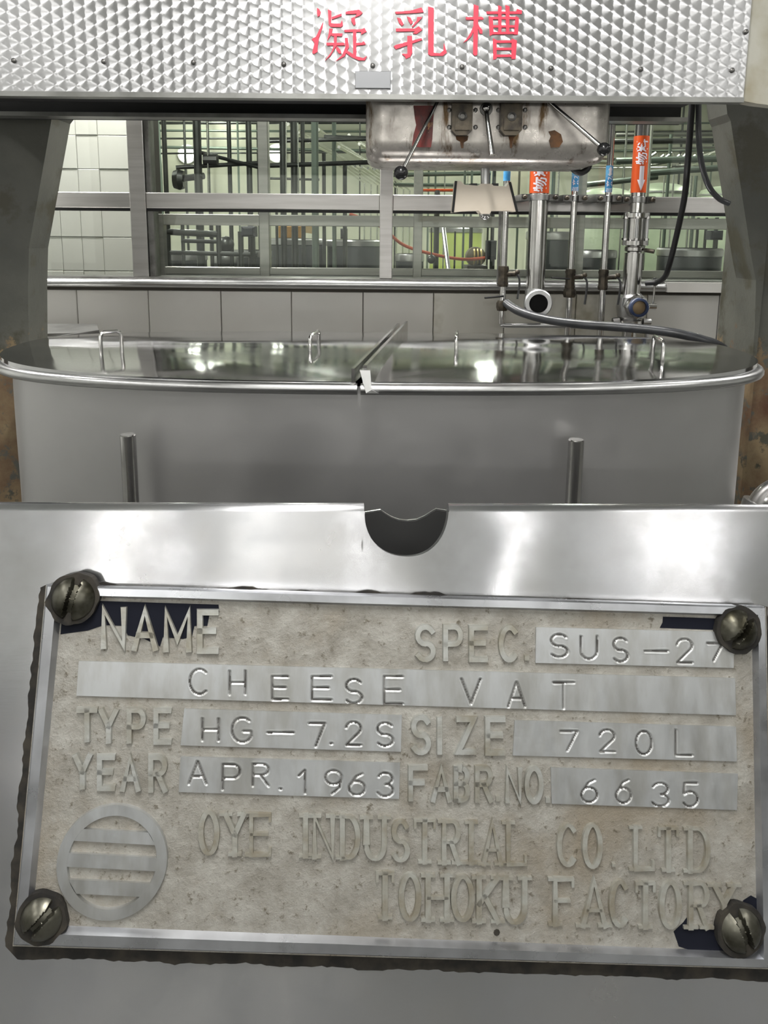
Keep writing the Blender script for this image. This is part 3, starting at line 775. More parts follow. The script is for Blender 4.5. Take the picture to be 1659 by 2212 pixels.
# 1 thin pipe with blue tape, two taps and the hose outlet
t, X = vpipe(1090, 520, .0125, ZPT, zof(700), 'thin steel wall pipe with blue tape and the grey hose on its tap')
s = MB().tube([(X, YP, zof(392)), (X, YP, zof(345))], .0135, 18).build('blue_tape', BLUE, t)
valve(t, Vector((X, YP, zof(598))), .0125, .085)
MB().lathe((X, YP, zof(672)), (0, 0, 1), [(0, .02), (.014, .024), (.03, .024), (.04, .018)], 8).build('tap_body', DARKV, t)
MB().tube([(X, YP - .02, zof(640)), (X - .075, YP - .04, zof(643))], .0038, 8).build('tap_lever', BLACK, t)
MB().tube(spline([(X, YP, zof(696)), (X + .004, YP, zof(702)), (X + .02, YP, zof(704)), (X + .2, YP, zof(704)), (X + .44, YP, zof(705))], 5), .0095, 12).build('branch_pipe', STEEL, t)
MB().box((X - .022, YP + .012, zof(620)), (X - .012, YP + .03, zof(430))).build('guide_strip', STEEL_D, t, smooth=False)
# 2 wide pipe with orange tape and open end
t, X = vpipe(1160, 520, .0365, ZPT, zof(640), 'wide steel wall pipe with orange tape ending in an open elbow')
s = MB().tube([(X, YP, zof(418)), (X, YP, zof(338))], .0378, 24).build('orange_tape', ORANGE, t)
wrap_text('物料', .057, X, zof(383), .0384, s)
clamp(t, X, zof(427), .0365)
zc = zof(652)
MB().tube(spline([(X, YP, zof(625)), (X, YP - .006, zof(645)), (X, YP - .03, zc), (X, YP - .075, zc)], 6), .0385, 20, cap=False).build('elbow', STEEL, t)
MB().lathe((X, YP - .06, zc), (0, -1, 0), [(0, .04), (.004, .054), (.02, .054), (.024, .05), (.024, .036), (.004, .034)], 24).build('flange', STEEL, t)
MB().lathe((X, YP - .064, zc), (0, -1, 0), [(0, .035), (.004, .035)], 24).build('bore_shade', HOLE, t)  # black disc stands in for the shade inside the open pipe
# 3 and 4 thin pipes with blue tape
for x, yb, ya, lab in ((1236, 412, 350, 'thin steel wall pipe with blue tape between the wide open pipe and its twin'), (1308, 414, 357, 'thin steel wall pipe with blue tape and arrow left of the big valve pipe')):
    t, X = vpipe(x, 520, .0125, ZPT, .1, lab)
    s = MB().tube([(X, YP, zof(yb)), (X, YP, zof(ya))], .0138, 18).build('blue_tape', BLUE, t)
    wrap_text('自来水', .026, X, zof(yb - 18), .0142, s)
    wrap_arrow(.017, .034, X, zof(ya + 11), .0143, s, True)
    clamp(t, X, zof(428), .0125)
    valve(t, Vector((X, YP, zof(603))), .0125, .095)
    if x < 1300:
        MB().tube([(X - .005, YP - .015, zof(602)), (X - .08, YP - .03, zof(599))], .0036, 8).build('tap_lever', BLACK, t)
        MB().lathe((X, YP, zof(642)), (0, 0, 1), [(0, .022), (.012, .026), (.03, .024), (.04, .016)], 8).build('union_nut', DARKV, t)
# 5 big pipe with orange tape, clamps, sight glass and butterfly valve
t, X = vpipe(1373, 500, .0275, ZPT, .1, 'big steel pipe with orange arrow tape and butterfly valve at the right')
s = MB().tube([(X, YP, zof(415)), (X, YP, zof(293))], .0288, 24).build('orange_tape', ORANGE, t)
wrap_text('物料', .047, X, zof(328), .0294, s)
wrap_arrow(.031, .092, X, zof(385), .0296, s)
clamp(t, X, zof(430), .0275)
sg = MB().lathe((X, YP, zof(530)), (0, 0, 1), [(0, .03), (.004, .05), (.02, .05), (.024, .034), (.034, .034), (.1, .034)] + [(.104 + .0, .034), (.108, .05), (.124, .05), (.128, .03)], 24).build('sight_glass', STEEL_P, t)
for k in range(6):
    a_ = 2*PI*k/6 + .3
    MB().tube([(X + .046*math.cos(a_), YP + .046*math.sin(a_), zof(530) + .002), (X + .046*math.cos(a_), YP + .046*math.sin(a_), zof(530) + .126)], .0055, 8).build('tie_rod', STEEL, sg)
    for z in (zof(530) + .022, zof(530) + .104):
        MB().lathe((X + .046*math.cos(a_), YP + .046*math.sin(a_), z), (0, 0, 1), [(0, .009), (.008, .009)], 6).build('nut', STEEL_P, sg)
MB().lathe((X, YP, zof(542)), (0, 0, 1), [(0, .033), (.004, .038), (.016, .038), (.02, .033)], 20).build('ferrule', STEEL_P, t)
MB().tube([(X + .03, YP - .03, zof(538)), (X + .06, YP - .05, zof(541))], .008, 8).build('wing_nut', DARKV, t)
MB().tube([(X - .004, YP, zof(640)), (X, YP, zof(545))], .036, 20).build('sleeve', STEEL_P, t)
zc = zof(659)
MB().lathe((X, YP, zof(695)), (0, 0, 1), [(0, .03), (.01, .034), (.022, .05), (.06, .056), (.1, .05), (.115, .034)], 20).build('valve_body', STEEL, t)
MB().lathe((X + .008, YP - .03, zc), (0, -1, 0), [(0, .05), (.03, .046), (.034, .04), (.034, .034)], 8).build('actuator_flange', STEEL_P, t)
cap = MB().lathe((X + .008, YP - .064, zc), (0, -1, 0), [(0, .036), (.018, .036), (.02, .032), (.02, .027), (.006, .025)], 20).build('valve_cap', NAVY, t)
MB().lathe((X + .008, YP - .066, zc), (0, -1, 0), [(0, .026), (.006, .026), (.009, .02)], 14).build('cap_insert', mat('cap_insert_brass', srgb(140, 120, 92), .5, .4), cap)
MB().tube([(X + .04, YP - .03, zc), (X + .088, YP - .03, zc)], .0125, 14).build('spindle', STEEL_P, t)
lv = MB().tube([(X + .076, YP - .03, zc + .008), (X + .078, YP - .03, zof(612))], .0042, 10).build('valve_lever', STEEL_P, t)
MB().ball((X + .078, YP - .03, zof(606)), .016, 16, 10).build('knob', KNOB, lv)
MB().lathe((X, YP, zof(700)), (0, 0, 1), [(0, .04), (.003, .05), (.018, .05), (.021, .04)], 20).build('lower_clamp', STEEL_P, t)
MB().tube([(X - .045, YP - .01, zof(692)), (X - .07, YP - .01, zof(694))], .016, 10).build('clamp_hinge', STEEL_D, t)
MB().tube([(X + .045, YP - .02, zof(692)), (X + .075, YP - .02, zof(692))], .013, 10).build('clamp_nut', STEEL, t)
MB().tube([(X + .068, YP - .02, zof(692)), (X + .066, YP - .02, zof(735))], .005, 8).build('clamp_screw', STEEL, t)
# grey hose from the tap down to the right of the vat
hz = [at(1093, 654, YP - .03), at(1106, 664, YP - .06), at(1130, 676, YP - .1), at(1180, 690, 2.86), at(1250, 700, 2.80), at(1330, 706, 2.76), at(1400, 712, 2.72), at(1460, 720, 2.68), at(1510, 732, 2.66), at(1560, 752, 2.66), at(1600, 800, 2.72)]
h_ = MB().tube(spline(hz, 10), .0165, 16).build('water_hose', HOSE); h_['label'] = 'grey rubber hose running from the tap over the right end of the vat'; h_['category'] = 'hose'

# ------------------------------------------------------------------ plant in the room behind the glass
def rack(name, label, cat, items, group=None):
    """items: (kind, ...) pipes that are welded into one frame"""
    pts = []
    t = None
    for it in items:
        kind, m = it[0], it[1]
        if kind == 'v':                     # post from the floor up: x, y of a point on it, distance, width in px, top y
            _, _, x, Y, w, yt = it
            c = at(x, 430, Y); r = w*Y/F/2; zt2 = min(3.28, at(x, yt, Y).z)
            g = ([(c.x, Y, .0), (c.x, Y, zt2)], r)
        else:
            _, _, p0, Y0, p1, Y1, w = it
            a, b = at(*p0, Y0), at(*p1, Y1)
            a.z = min(a.z, 3.25); b.z = min(b.z, 3.25)
            g = ([a, b], w*((Y0 + Y1)/2)/F/2)
        if t is None:
            t = thing(name, label, cat, (g[0][0][0], g[0][0][1], 0), group)
        MB().tube(g[0], g[1], 10).build('pipe', m, t)
    return t
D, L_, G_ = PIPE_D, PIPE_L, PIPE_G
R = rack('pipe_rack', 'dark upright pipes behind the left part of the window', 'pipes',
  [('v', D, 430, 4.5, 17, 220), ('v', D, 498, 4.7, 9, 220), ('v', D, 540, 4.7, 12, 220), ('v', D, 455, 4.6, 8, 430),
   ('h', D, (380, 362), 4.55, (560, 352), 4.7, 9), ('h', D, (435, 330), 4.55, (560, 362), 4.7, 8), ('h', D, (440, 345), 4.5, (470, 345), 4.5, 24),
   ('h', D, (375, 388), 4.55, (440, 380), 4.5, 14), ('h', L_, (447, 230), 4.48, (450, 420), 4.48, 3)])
MB().lathe(at(376, 388, 4.55), (1, 0, 0), [(0, .05), (.03, .06), (.06, .05)], 12).build('handwheel', D, R)
MB().ball(at(488, 528, 4.68), .05, 12, 8).build('flange', D, R)
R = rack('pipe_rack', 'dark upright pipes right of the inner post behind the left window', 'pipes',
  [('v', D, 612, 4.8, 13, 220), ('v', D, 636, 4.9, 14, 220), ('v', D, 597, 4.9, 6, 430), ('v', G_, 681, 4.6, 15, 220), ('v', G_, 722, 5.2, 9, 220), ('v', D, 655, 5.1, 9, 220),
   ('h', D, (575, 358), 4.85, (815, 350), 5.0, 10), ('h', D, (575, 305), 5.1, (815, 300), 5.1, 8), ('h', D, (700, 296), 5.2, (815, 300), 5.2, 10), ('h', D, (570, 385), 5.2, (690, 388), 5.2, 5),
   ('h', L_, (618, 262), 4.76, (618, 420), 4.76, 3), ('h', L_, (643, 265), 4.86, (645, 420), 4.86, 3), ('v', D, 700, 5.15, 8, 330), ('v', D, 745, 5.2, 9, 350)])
its = []
for k in range(9):
    x = 622 + k*22; y = 268 + (k % 3)*15 + k*4
    its.append(('h', L_, (x, y), 5.35 + .05*(k % 3), (x + 150 - k*3, y + 92 - (k % 3)*9), 8.6, 5.5 - .25*(k % 2)))
rack('pipe_bundle', 'bundle of bright pipes running back under the ceiling behind the left window', 'pipes', its)
its = []
for k in range(8):
    x = 725 + k*14; y = 352 + k*2.2
    its.append(('h', L_, (x, y), 5.6, (x + 60, y + 42), 8.8, 4.2))
    its.append(('v', L_, x + 62, 8.6, 3.4, y + 44))
rack('pipe_bundle', 'row of bright pipes dropping to the floor beyond the dark tank', 'pipes', its)
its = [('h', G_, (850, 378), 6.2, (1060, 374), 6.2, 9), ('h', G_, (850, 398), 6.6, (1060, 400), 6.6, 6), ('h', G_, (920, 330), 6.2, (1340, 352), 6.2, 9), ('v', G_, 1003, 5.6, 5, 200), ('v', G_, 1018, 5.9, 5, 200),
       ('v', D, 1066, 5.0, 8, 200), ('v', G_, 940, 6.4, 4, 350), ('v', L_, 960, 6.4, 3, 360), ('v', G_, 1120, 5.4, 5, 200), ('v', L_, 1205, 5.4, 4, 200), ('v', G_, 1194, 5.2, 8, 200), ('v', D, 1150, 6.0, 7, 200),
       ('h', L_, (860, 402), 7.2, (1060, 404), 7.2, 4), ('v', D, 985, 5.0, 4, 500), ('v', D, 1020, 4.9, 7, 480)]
rack('pipe_rack', 'grey green pipe rack behind the middle of the window', 'pipes', its)
o = rack('orange_pipe', 'short orange pipe lying level behind the middle window', 'pipe', [('h', ORANGE, (905, 411), 6.0, (985, 411), 6.0, 6)])
MB().tube([at(945, 411, 6.0), Vector((at(945, 411, 6.0).x, 6.0, 0))], .02, 8).build('stand', D, o)
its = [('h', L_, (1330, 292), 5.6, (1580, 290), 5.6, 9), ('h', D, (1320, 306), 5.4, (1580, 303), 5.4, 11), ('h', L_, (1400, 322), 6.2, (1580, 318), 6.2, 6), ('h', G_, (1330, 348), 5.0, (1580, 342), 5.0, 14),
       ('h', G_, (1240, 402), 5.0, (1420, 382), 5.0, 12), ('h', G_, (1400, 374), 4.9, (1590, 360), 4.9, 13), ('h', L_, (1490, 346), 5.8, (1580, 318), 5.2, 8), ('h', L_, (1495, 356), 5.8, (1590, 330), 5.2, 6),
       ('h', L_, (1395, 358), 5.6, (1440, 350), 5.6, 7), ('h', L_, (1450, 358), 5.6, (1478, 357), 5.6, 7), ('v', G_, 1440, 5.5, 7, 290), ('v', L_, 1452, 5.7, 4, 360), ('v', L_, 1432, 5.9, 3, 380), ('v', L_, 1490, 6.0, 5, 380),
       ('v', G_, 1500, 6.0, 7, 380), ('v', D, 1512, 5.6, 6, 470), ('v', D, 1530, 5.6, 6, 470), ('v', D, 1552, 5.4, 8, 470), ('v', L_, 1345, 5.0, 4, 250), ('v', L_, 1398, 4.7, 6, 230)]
for k in range(8):
    x = 1405 + k*17; its.append(('h', L_, (x, 338 + (k*7) % 12), 5.5, (x + 12, 330 + (k*5) % 10), 5.5, 6))
    its.append(('h', L_, (x, 332), 5.55, (x, 352), 5.55, 4))
rack('pipe_rack', 'dense rack of bright fittings and green pipes behind the right of the window', 'pipes', its)
rng = random.Random(11)
its = []
for k in range(9):
    x = 350 + k*54 + rng.uniform(-8, 8); its.append(('v', (D, G_)[k % 3 == 0], x, 8.95 + rng.uniform(-.08, .15), rng.uniform(3, 7), 200))
for k in range(5):
    y = 266 + k*16 + rng.uniform(-4, 4); its.append(('h', (D, G_)[k % 2], (340, y), 9.0, (815, y + rng.uniform(-8, 8)), 9.0, rng.uniform(3, 7)))
rack('pipe_rack', 'far dark grid of pipes behind the left window', 'pipes', its)
its = []
for k in range(11):
    x = 860 + k*68 + rng.uniform(-14, 14); its.append(('v', (D, G_, L_)[k % 3], x, 8.95 + rng.uniform(-.08, .15), rng.uniform(3, 6), 200))
for k in range(6):
    y = 275 + k*19 + rng.uniform(-4, 4); its.append(('h', (G_, D, L_)[k % 3], (850, y), 9.0, (1600, y + rng.uniform(-14, 8)), 9.0, rng.uniform(3, 6)))
rack('pipe_rack', 'far grid of grey pipes behind the middle and right window', 'pipes', its)
for lab, x, y in (('round bulkhead lamp glowing on the far wall at the left', 402, 332), ('round bulkhead lamp glowing on the far wall beside the inner post', 597, 330)):
    c = at(x, y, 9.24); t = thing('bulkhead_lamp', lab, 'lamp', (c.x, 9.3, c.z))
    MB().lathe((c.x, 9.3, c.z), (0, -1, 0), [(0, .11), (.03, .11), (.035, .09)], 20).build('lamp_base', CABB, t)
    MB().lathe((c.x, 9.268, c.z), (0, -1, 0), [(0, .088), (.03, .08), (.05, .05), (.056, .01)], 20).build('lamp_globe', LAMPG, t)
# tanks
def tank(label, x, ytop, Y, wpx, m, dome=True, name='process_tank'):
    c = at(x, ytop, Y); r = wpx*Y/F/2
    t = thing(name, label, 'tank', (c.x, Y, 0))
    h = c.z
    prof = [(.25, r*.6), (.3, r), (h - r*.35, r), (h - r*.16, r*.9), (h - r*.05, r*.55), (h, r*.12)] if dome else [(.25, r), (h - .02, r), (h, r*.97)]
    MB().lathe((c.x, Y, 0), (0, 0, 1), prof, 32).build('shell', m, t, angle=50)
    MB().lathe((c.x, Y, 0), (0, 0, 1), [(h - r*.36, r), (h - r*.36 + .004, r*1.03), (h - r*.30, r*1.03), (h - r*.29, r)] if dome else [(h - .05, r*1.0), (h - .045, r*1.04), (h - .01, r*1.04), (h, r)], 32).build('band', STEEL, t)
    for k in range(3):
        a_ = 2*PI*k/3 + .5
        MB().tube([(c.x + r*.8*math.cos(a_), Y + r*.8*math.sin(a_), 0), (c.x + r*.8*math.cos(a_), Y + r*.8*math.sin(a_), .4)], .03, 8).build('leg', STEEL_D, t)
    return t
tank('long dark steel tank standing behind the left window pane', 640, 515, 6.0, 116, TANK, False)
tank('dark steel tank with bright top right of the long dark tank', 765, 518, 6.1, 116, TANK, False)
tank('pale green domed tank behind the right window pane', 1425, 395, 6.6, 130, TANKL)
tank('pale domed tank partly hidden by the right column', 1580, 400, 7.0, 130, TANKL)
tank('pale green tank left of the big valve pipe', 1310, 405, 6.2, 110, TANKL)
tank('dark low tank behind the lower right pane', 1490, 536, 4.7, 130, TANK, False)
tank('grey tank low behind the thin wall pipes', 1190, 500, 4.5, 100, TANK, False)
tank('dark machine drum low behind the left pane', 400, 545, 4.9, 90, TANK, False)
tank('low black vessel beside the inner window jamb', 486, 552, 5.3, 50, TANK, False)
tank('dark vessel behind the inner post of the left window', 545, 540, 5.6, 80, TANK, False)
tank('dark squat vessel behind the thin wall pipes', 1285, 540, 4.9, 90, TANK, False)
tank('dark vessel low behind the left end of the right window', 885, 548, 5.0, 60, TANK, False)
its = [('v', D, 360, 4.25, 10, 250), ('v', D, 392, 4.25, 8, 470), ('v', D, 470, 4.25, 11, 470), ('v', D, 518, 4.25, 12, 500), ('h', D, (350, 500), 4.25, (470, 506), 4.25, 14), ('h', D, (350, 545), 4.25, (556, 550), 4.25, 10), ('h', D, (392, 520), 4.25, (470, 522), 4.25, 9)]
rack('pump_stand', 'dark low pump stand with thick pipes behind the lower left pane', 'pump stand', its)
tk = tank('yellow green tank top behind the middle pane', 985, 492, 7.8, 110, mat('yellow_green_tank', srgb(190, 205, 110), .4), False)
# motor, control boxes, leaning pole
mo = thing('pump_motor', 'round brown pump motor with bright rings behind the middle pane', 'motor', (at(1030, 555, 4.6).x, 4.6, 0))
c = at(1030, 555, 4.6)
MB().lathe(c + Vector((0, .14, 0)), (0, -1, 0), [(0, .05), (.02, .058), (.11, .058), (.12, .05), (.13, .03)], 20).build('motor_body', mat('motor_paint', srgb(96, 88, 62), .5), mo)
for k in range(3): MB().lathe(c + Vector((-.02 + .02*k, .02, 0)), (1, 0, 0), [(0, .045), (.006, .05), (.01, .045)], 18).build('ring', mat('brass_ring', srgb(190, 170, 110), .35, .8), mo)
MB().box((c.x - .06, 4.55, 0), (c.x + .06, 4.75, c.z - .05)).build('plinth', STEEL_D, mo, smooth=False)
for lab, x, y, Y, w, h in (('small dark control box on a post behind the left pane', 538, 500, 4.12, 30, 22), ('small black switch box on the bright pipes', 743, 505, 5.5, 14, 22), ('dark valve head near the right column', 1545, 508, 4.9, 26, 20), ('grey hanging box behind the middle pane', 1061, 540, 4.2, 20, 40)):
    c = at(x, y, Y); a_ = w*Y/F/2; b_ = h*Y/F/2
    t = thing('control_box', lab, 'box', (c.x, Y, 0))
    MB().cbox((c.x - a_, Y - .03, c.z - b_), (c.x + a_, Y + .05, c.z + b_), .006).build('case', mat('box_paint', srgb(52, 54, 60), .5), t, smooth=False)
    MB().cbox((c.x - a_*.7, Y - .036, c.z - b_*.7), (c.x + a_*.7, Y - .028, c.z + b_*.7), .003).build('door', mat('box_door_paint', srgb(44, 46, 52), .45), t, smooth=False)
    MB().tube([(c.x + a_*.4, Y + .02, 0), (c.x + a_*.4, Y + .02, c.z)], .014, 8).build('stand', D, t)
bx = thing('amber_carton', 'amber carton standing on the dark tank behind the left pane', 'carton', tuple(at(625, 514, 6.0)))
c = at(625, 514, 6.0); MB().cbox((c.x - .07, 5.9, c.z), (c.x + .1, 6.06, c.z + .09), .004).build('carton_body', YELLOW, bx, smooth=False)
MB().bar(c + Vector((-.02, -.0, .09)), c + Vector((.2, .02, .06)), .01, .06).build('flap', mat('carton_flap', srgb(205, 180, 130), .6), bx, smooth=False)
po = MB().tube([at(956, 480, 4.4), at(968, 578, 4.25), at(990, 760, 4.1)], .013, 10).build('leaning_pole', STEEL); po['label'] = 'steel pole leaning behind the middle pane'; po['category'] = 'pole'
po = MB().tube(spline([at(755, 462, 4.35), at(820, 488, 4.35), at(870, 528, 4.4), at(930, 548, 4.4), at(1000, 560, 4.45), at(1060, 556, 4.45)], 8), .009, 8).build('orange_hose', mat('orange_hose_rubber', srgb(200, 92, 60), .5)); po['label'] = 'thin orange hose sagging behind the middle pane'; po['category'] = 'hose'
fl = thing('float_weight', 'dark round weight on a rod behind the middle pane', 'weight', tuple(at(932, 560, 4.3)))
c = at(932, 560, 4.3); MB().ball(c, .025, 14, 10).build('ball', D, fl); MB().tube([c, at(932, 492, 4.3)], .004, 6).build('rod', D, fl)

# ------------------------------------------------------------------ console in front of the vat
SCL = 1.1
PA = Vector((0.99505433, 0.06496403, -0.07514362)).normalized()
PB = Vector((-0.04421151, -0.30315214, -0.95191603)); PB = (PB - PA*PB.dot(PA)).normalized()
PN = PA.cross(PB).normalized()
if PN.y > 0: PN = -PN
PO = CAM + Vector((-0.44262496, 1.02212497, -0.52162754))*SCL
def L2(x, y, h=0.):
    """pixel -> coordinates (right, down) on the console face, at height h above it"""
    p = at_plane(x, y, PO + PN*h, PN) - PO
    return p.dot(PA), p.dot(PB)
def W3(s, t, h=0.): return PO + PA*s + PB*t + PN*h
con = thing('steel_console', 'sloping polished steel console face standing before the vat', 'console', (0, 1.2, 0))
sa, ta = L2(-420, 1103); sb_, tb_ = L2(2080, 1108)
def ttop(s): return ta + (tb_ - ta)*(s - sa)/(sb_ - sa)
n0, n1 = L2(788, 1105)[0], L2(969, 1105)[0]
nb = L2(880, 1202)[1]
def notch(s):
    if not n0 < s < n1: return 0.
    u = (s - (n0 + n1)/2)/((n1 - n0)/2)
    return (nb - ttop(s))*max(0, 1 - abs(u)**2.3)**.5
tbot = 0.
for _ in range(400):
    if W3(0, tbot).z < .09: break
    tbot += .005
cols_ = sorted(set([sa + (sb_ - sa)*i/120 for i in range(121)] + [n0 + (n1 - n0)*(.5 - .5*math.cos(PI*i/40)) for i in range(41)]))
def dentp(s, t):
    return .0032*mnoise.noise(Vector((s*3.2, t*3.8, .6))) + .0010*mnoise.noise(Vector((s*8.5 + 3, t*7, 2.6)))
P_ = []
for i in range(61):
    row = []
    for s in cols_:
        t0 = ttop(s) + notch(s); t = t0 + (tbot - t0)*(i/60)**1.25
        w = min(1, (t - ttop(s))/.05)
        # flat where the nameplate is bolted on
        row.append(W3(s, t, dentp(s, t)*max(0, w)))
    P_.append(row)
face = MB().grid(P_).build('face_sheet', PANEL, con, angle=60, fix=False)
bk = Vector((PN.x, PN.y, 0)).normalized()*-1     # horizontal, away from the camera
def topw(s, h=0): return W3(s, ttop(s), h)
for a_, b_ in ((sa, n0 - .001), (n1 + .001, sb_)):
    m = MB().tube([topw(a_) - PN*.0135 + PB*.0, topw(b_) - PN*.0135], .0135, 16); m.build('rolled_edge', PANEL, con)
# raw edge of the cut-out
rn = [s for s in cols_ if n0 <= s <= n1]
MB().grid([[W3(s, ttop(s) + notch(s), 0) for s in rn], [W3(s, ttop(s) + notch(s), -.02) for s in rn]]).build('cut_edge', STEEL, con, fix=False)
# back plate with its own shallow dip
off = bk*.075
def backtop(s, xp):
    return None
bpts = []
def on_back(x, y):
    o_ = topw(0) + off; nrm = bk
    return at_plane(x, y, o_, nrm)
row = [on_back(x, y) for x, y in ((-300, 1118), (700, 1116), (790, 1106), (822, 1101), (832, 1108), (845, 1116), (862, 1122), (880, 1124), (900, 1122), (918, 1114), (930, 1106), (942, 1099), (985, 1106), (1050, 1116), (1960, 1118))]
low = [Vector((p.x, p.y, .0)) for p in reversed(row)]
MB().prism(row + low, bk*.004).build('back_plate', STEEL, con, smooth=False)
MB().prism([p - bk*.004 - Vector((0, 0, .001)) for p in row + low], bk*.003).build('notch_shade_sheet', HDARK, con, smooth=False)  # added black sheet, paints in the dark seen through the notch
# side cheeks and plinth
for s in (sa, sb_):
    a_, b_ = topw(s), W3(s, tbot)
    c_ = on_back(-300 if s < 0 else 1960, 1118)
    d_ = Vector((a_.x, a_.y, 0)) + off
    e_ = Vector((b_.x, b_.y, 0))
    MB().prism([a_ - PN*.01, b_ - PN*.002, e_, Vector((d_.x, d_.y, 0)), Vector((d_.x, d_.y, a_.z - .05))], Vector((.004 if s < 0 else -.004, 0, 0))).build('side_cheek', STEEL, con, smooth=False)
b0, b1 = W3(sa, tbot), W3(sb_, tbot)
MB().add([b0, b1, Vector((b1.x, b1.y, 0)), Vector((b0.x, b0.y, 0))], [(0, 1, 2, 3)]).build('plinth', STEEL_D, con, smooth=False)

# ------------------------------------------------------------------ nameplate
H0, H1, H2, HR = .006, .016, .0215, .027      # standoff, plate face, lettering, rim
np_ = thing('nameplate', 'large worn aluminium nameplate of the cheese vat screwed to the console', 'nameplate', tuple(W3(.5, .43)))
def quad(pts, h): return [W3(*L2(x, y, h), h) for x, y in pts]
OUT = [(99, 1264), (1655, 1311), (1670, 2094), (27, 2044)]
INN = [(131, 1292), (1631, 1335), (1643, 2064), (64, 2005)]
def loopmesh(name, mt, out, h0, h1, parent, bev=.0):
    m = MB(); A = [W3(*L2(x, y, h1), h0) for x, y in out]; B = [W3(*L2(x, y, h1), h1) for x, y in out]
    m.add(A + B, [(0, 1, 2, 3), (4, 5, 6, 7)] + [(i, (i+1) % 4, 4 + (i+1) % 4, 4 + i) for i in range(4)]); return m.build(name, mt, parent, smooth=False)
plate = loopmesh('base_plate', CAST, OUT, H0, H1, np_)
# rim: four bars with a bevelled inner side
def lerp2(a, b, f): return (a[0] + (b[0] - a[0])*f, a[1] + (b[1] - a[1])*f)
for i in range(4):
    j = (i + 1) % 4
    m = MB()
    o0, o1, i0, i1 = OUT[i], OUT[j], INN[i], INN[j]
    m0, m1 = lerp2(o0, i0, .72), lerp2(o1, i1, .72); q0, q1 = lerp2(o0, i0, .12), lerp2(o1, i1, .12)
    secs = []
    for k in range(13):
        f = k/12
        jit = 0 if k in (0, 12) else random.uniform(-1, 1)
        pts = [(lerp2(o0, o1, f), H0 + .002), (lerp2(o0, o1, f), HR - .003), (lerp2(q0, q1, f), HR), (lerp2(m0, m1, f), HR), (lerp2(i0, i1, f), H1 - .001)]
        row = []
        for (x, y), h in pts:
            s, t = L2(x, y + jit*.5, HR); row.append(W3(s, t, h))
        secs.append(row)
    m.grid(secs); m.build('rim_bar', RIM, np_, angle=25)
# grime round the plate, with its shadow gap painted in below and at left
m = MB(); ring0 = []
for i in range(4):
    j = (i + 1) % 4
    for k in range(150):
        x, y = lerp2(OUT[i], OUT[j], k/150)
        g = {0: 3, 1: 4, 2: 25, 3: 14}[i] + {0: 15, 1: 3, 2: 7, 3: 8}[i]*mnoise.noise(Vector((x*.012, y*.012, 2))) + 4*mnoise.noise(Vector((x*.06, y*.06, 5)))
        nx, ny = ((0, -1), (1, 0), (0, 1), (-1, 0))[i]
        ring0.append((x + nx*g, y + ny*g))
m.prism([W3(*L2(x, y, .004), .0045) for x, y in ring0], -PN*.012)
m.build('grime_shade_bed', GRIME_SHADE, np_, smooth=False)
# old navy enamel left in the corners
for pts in ([(136, 1296), (215, 1298), (472, 1306), (474, 1322), (452, 1330), (448, 1352), (420, 1352), (415, 1375), (395, 1380), (352, 1376), (346, 1396), (312, 1380), (276, 1372), (268, 1352), (225, 1350), (190, 1362), (160, 1366), (131, 1370)],
            [(1432, 1332), (1500, 1334), (1590, 1338), (1590, 1362), (1500, 1359), (1425, 1356), (1431, 1345)],
            [(1455, 2012), (1476, 1992), (1488, 1975), (1497, 2006), (1560, 2010), (1600, 2012), (1600, 2058), (1500, 2055), (1466, 2044)],
            [(1596, 1962), (1606, 1944), (1622, 1934), (1640, 1944), (1641, 1995), (1600, 1990)]):
    MB().prism([W3(*L2(x, y, H1), H1 + .0008) for x, y in pts], -PN*.002).build('enamel_patch', NAVYP, plate, smooth=False)

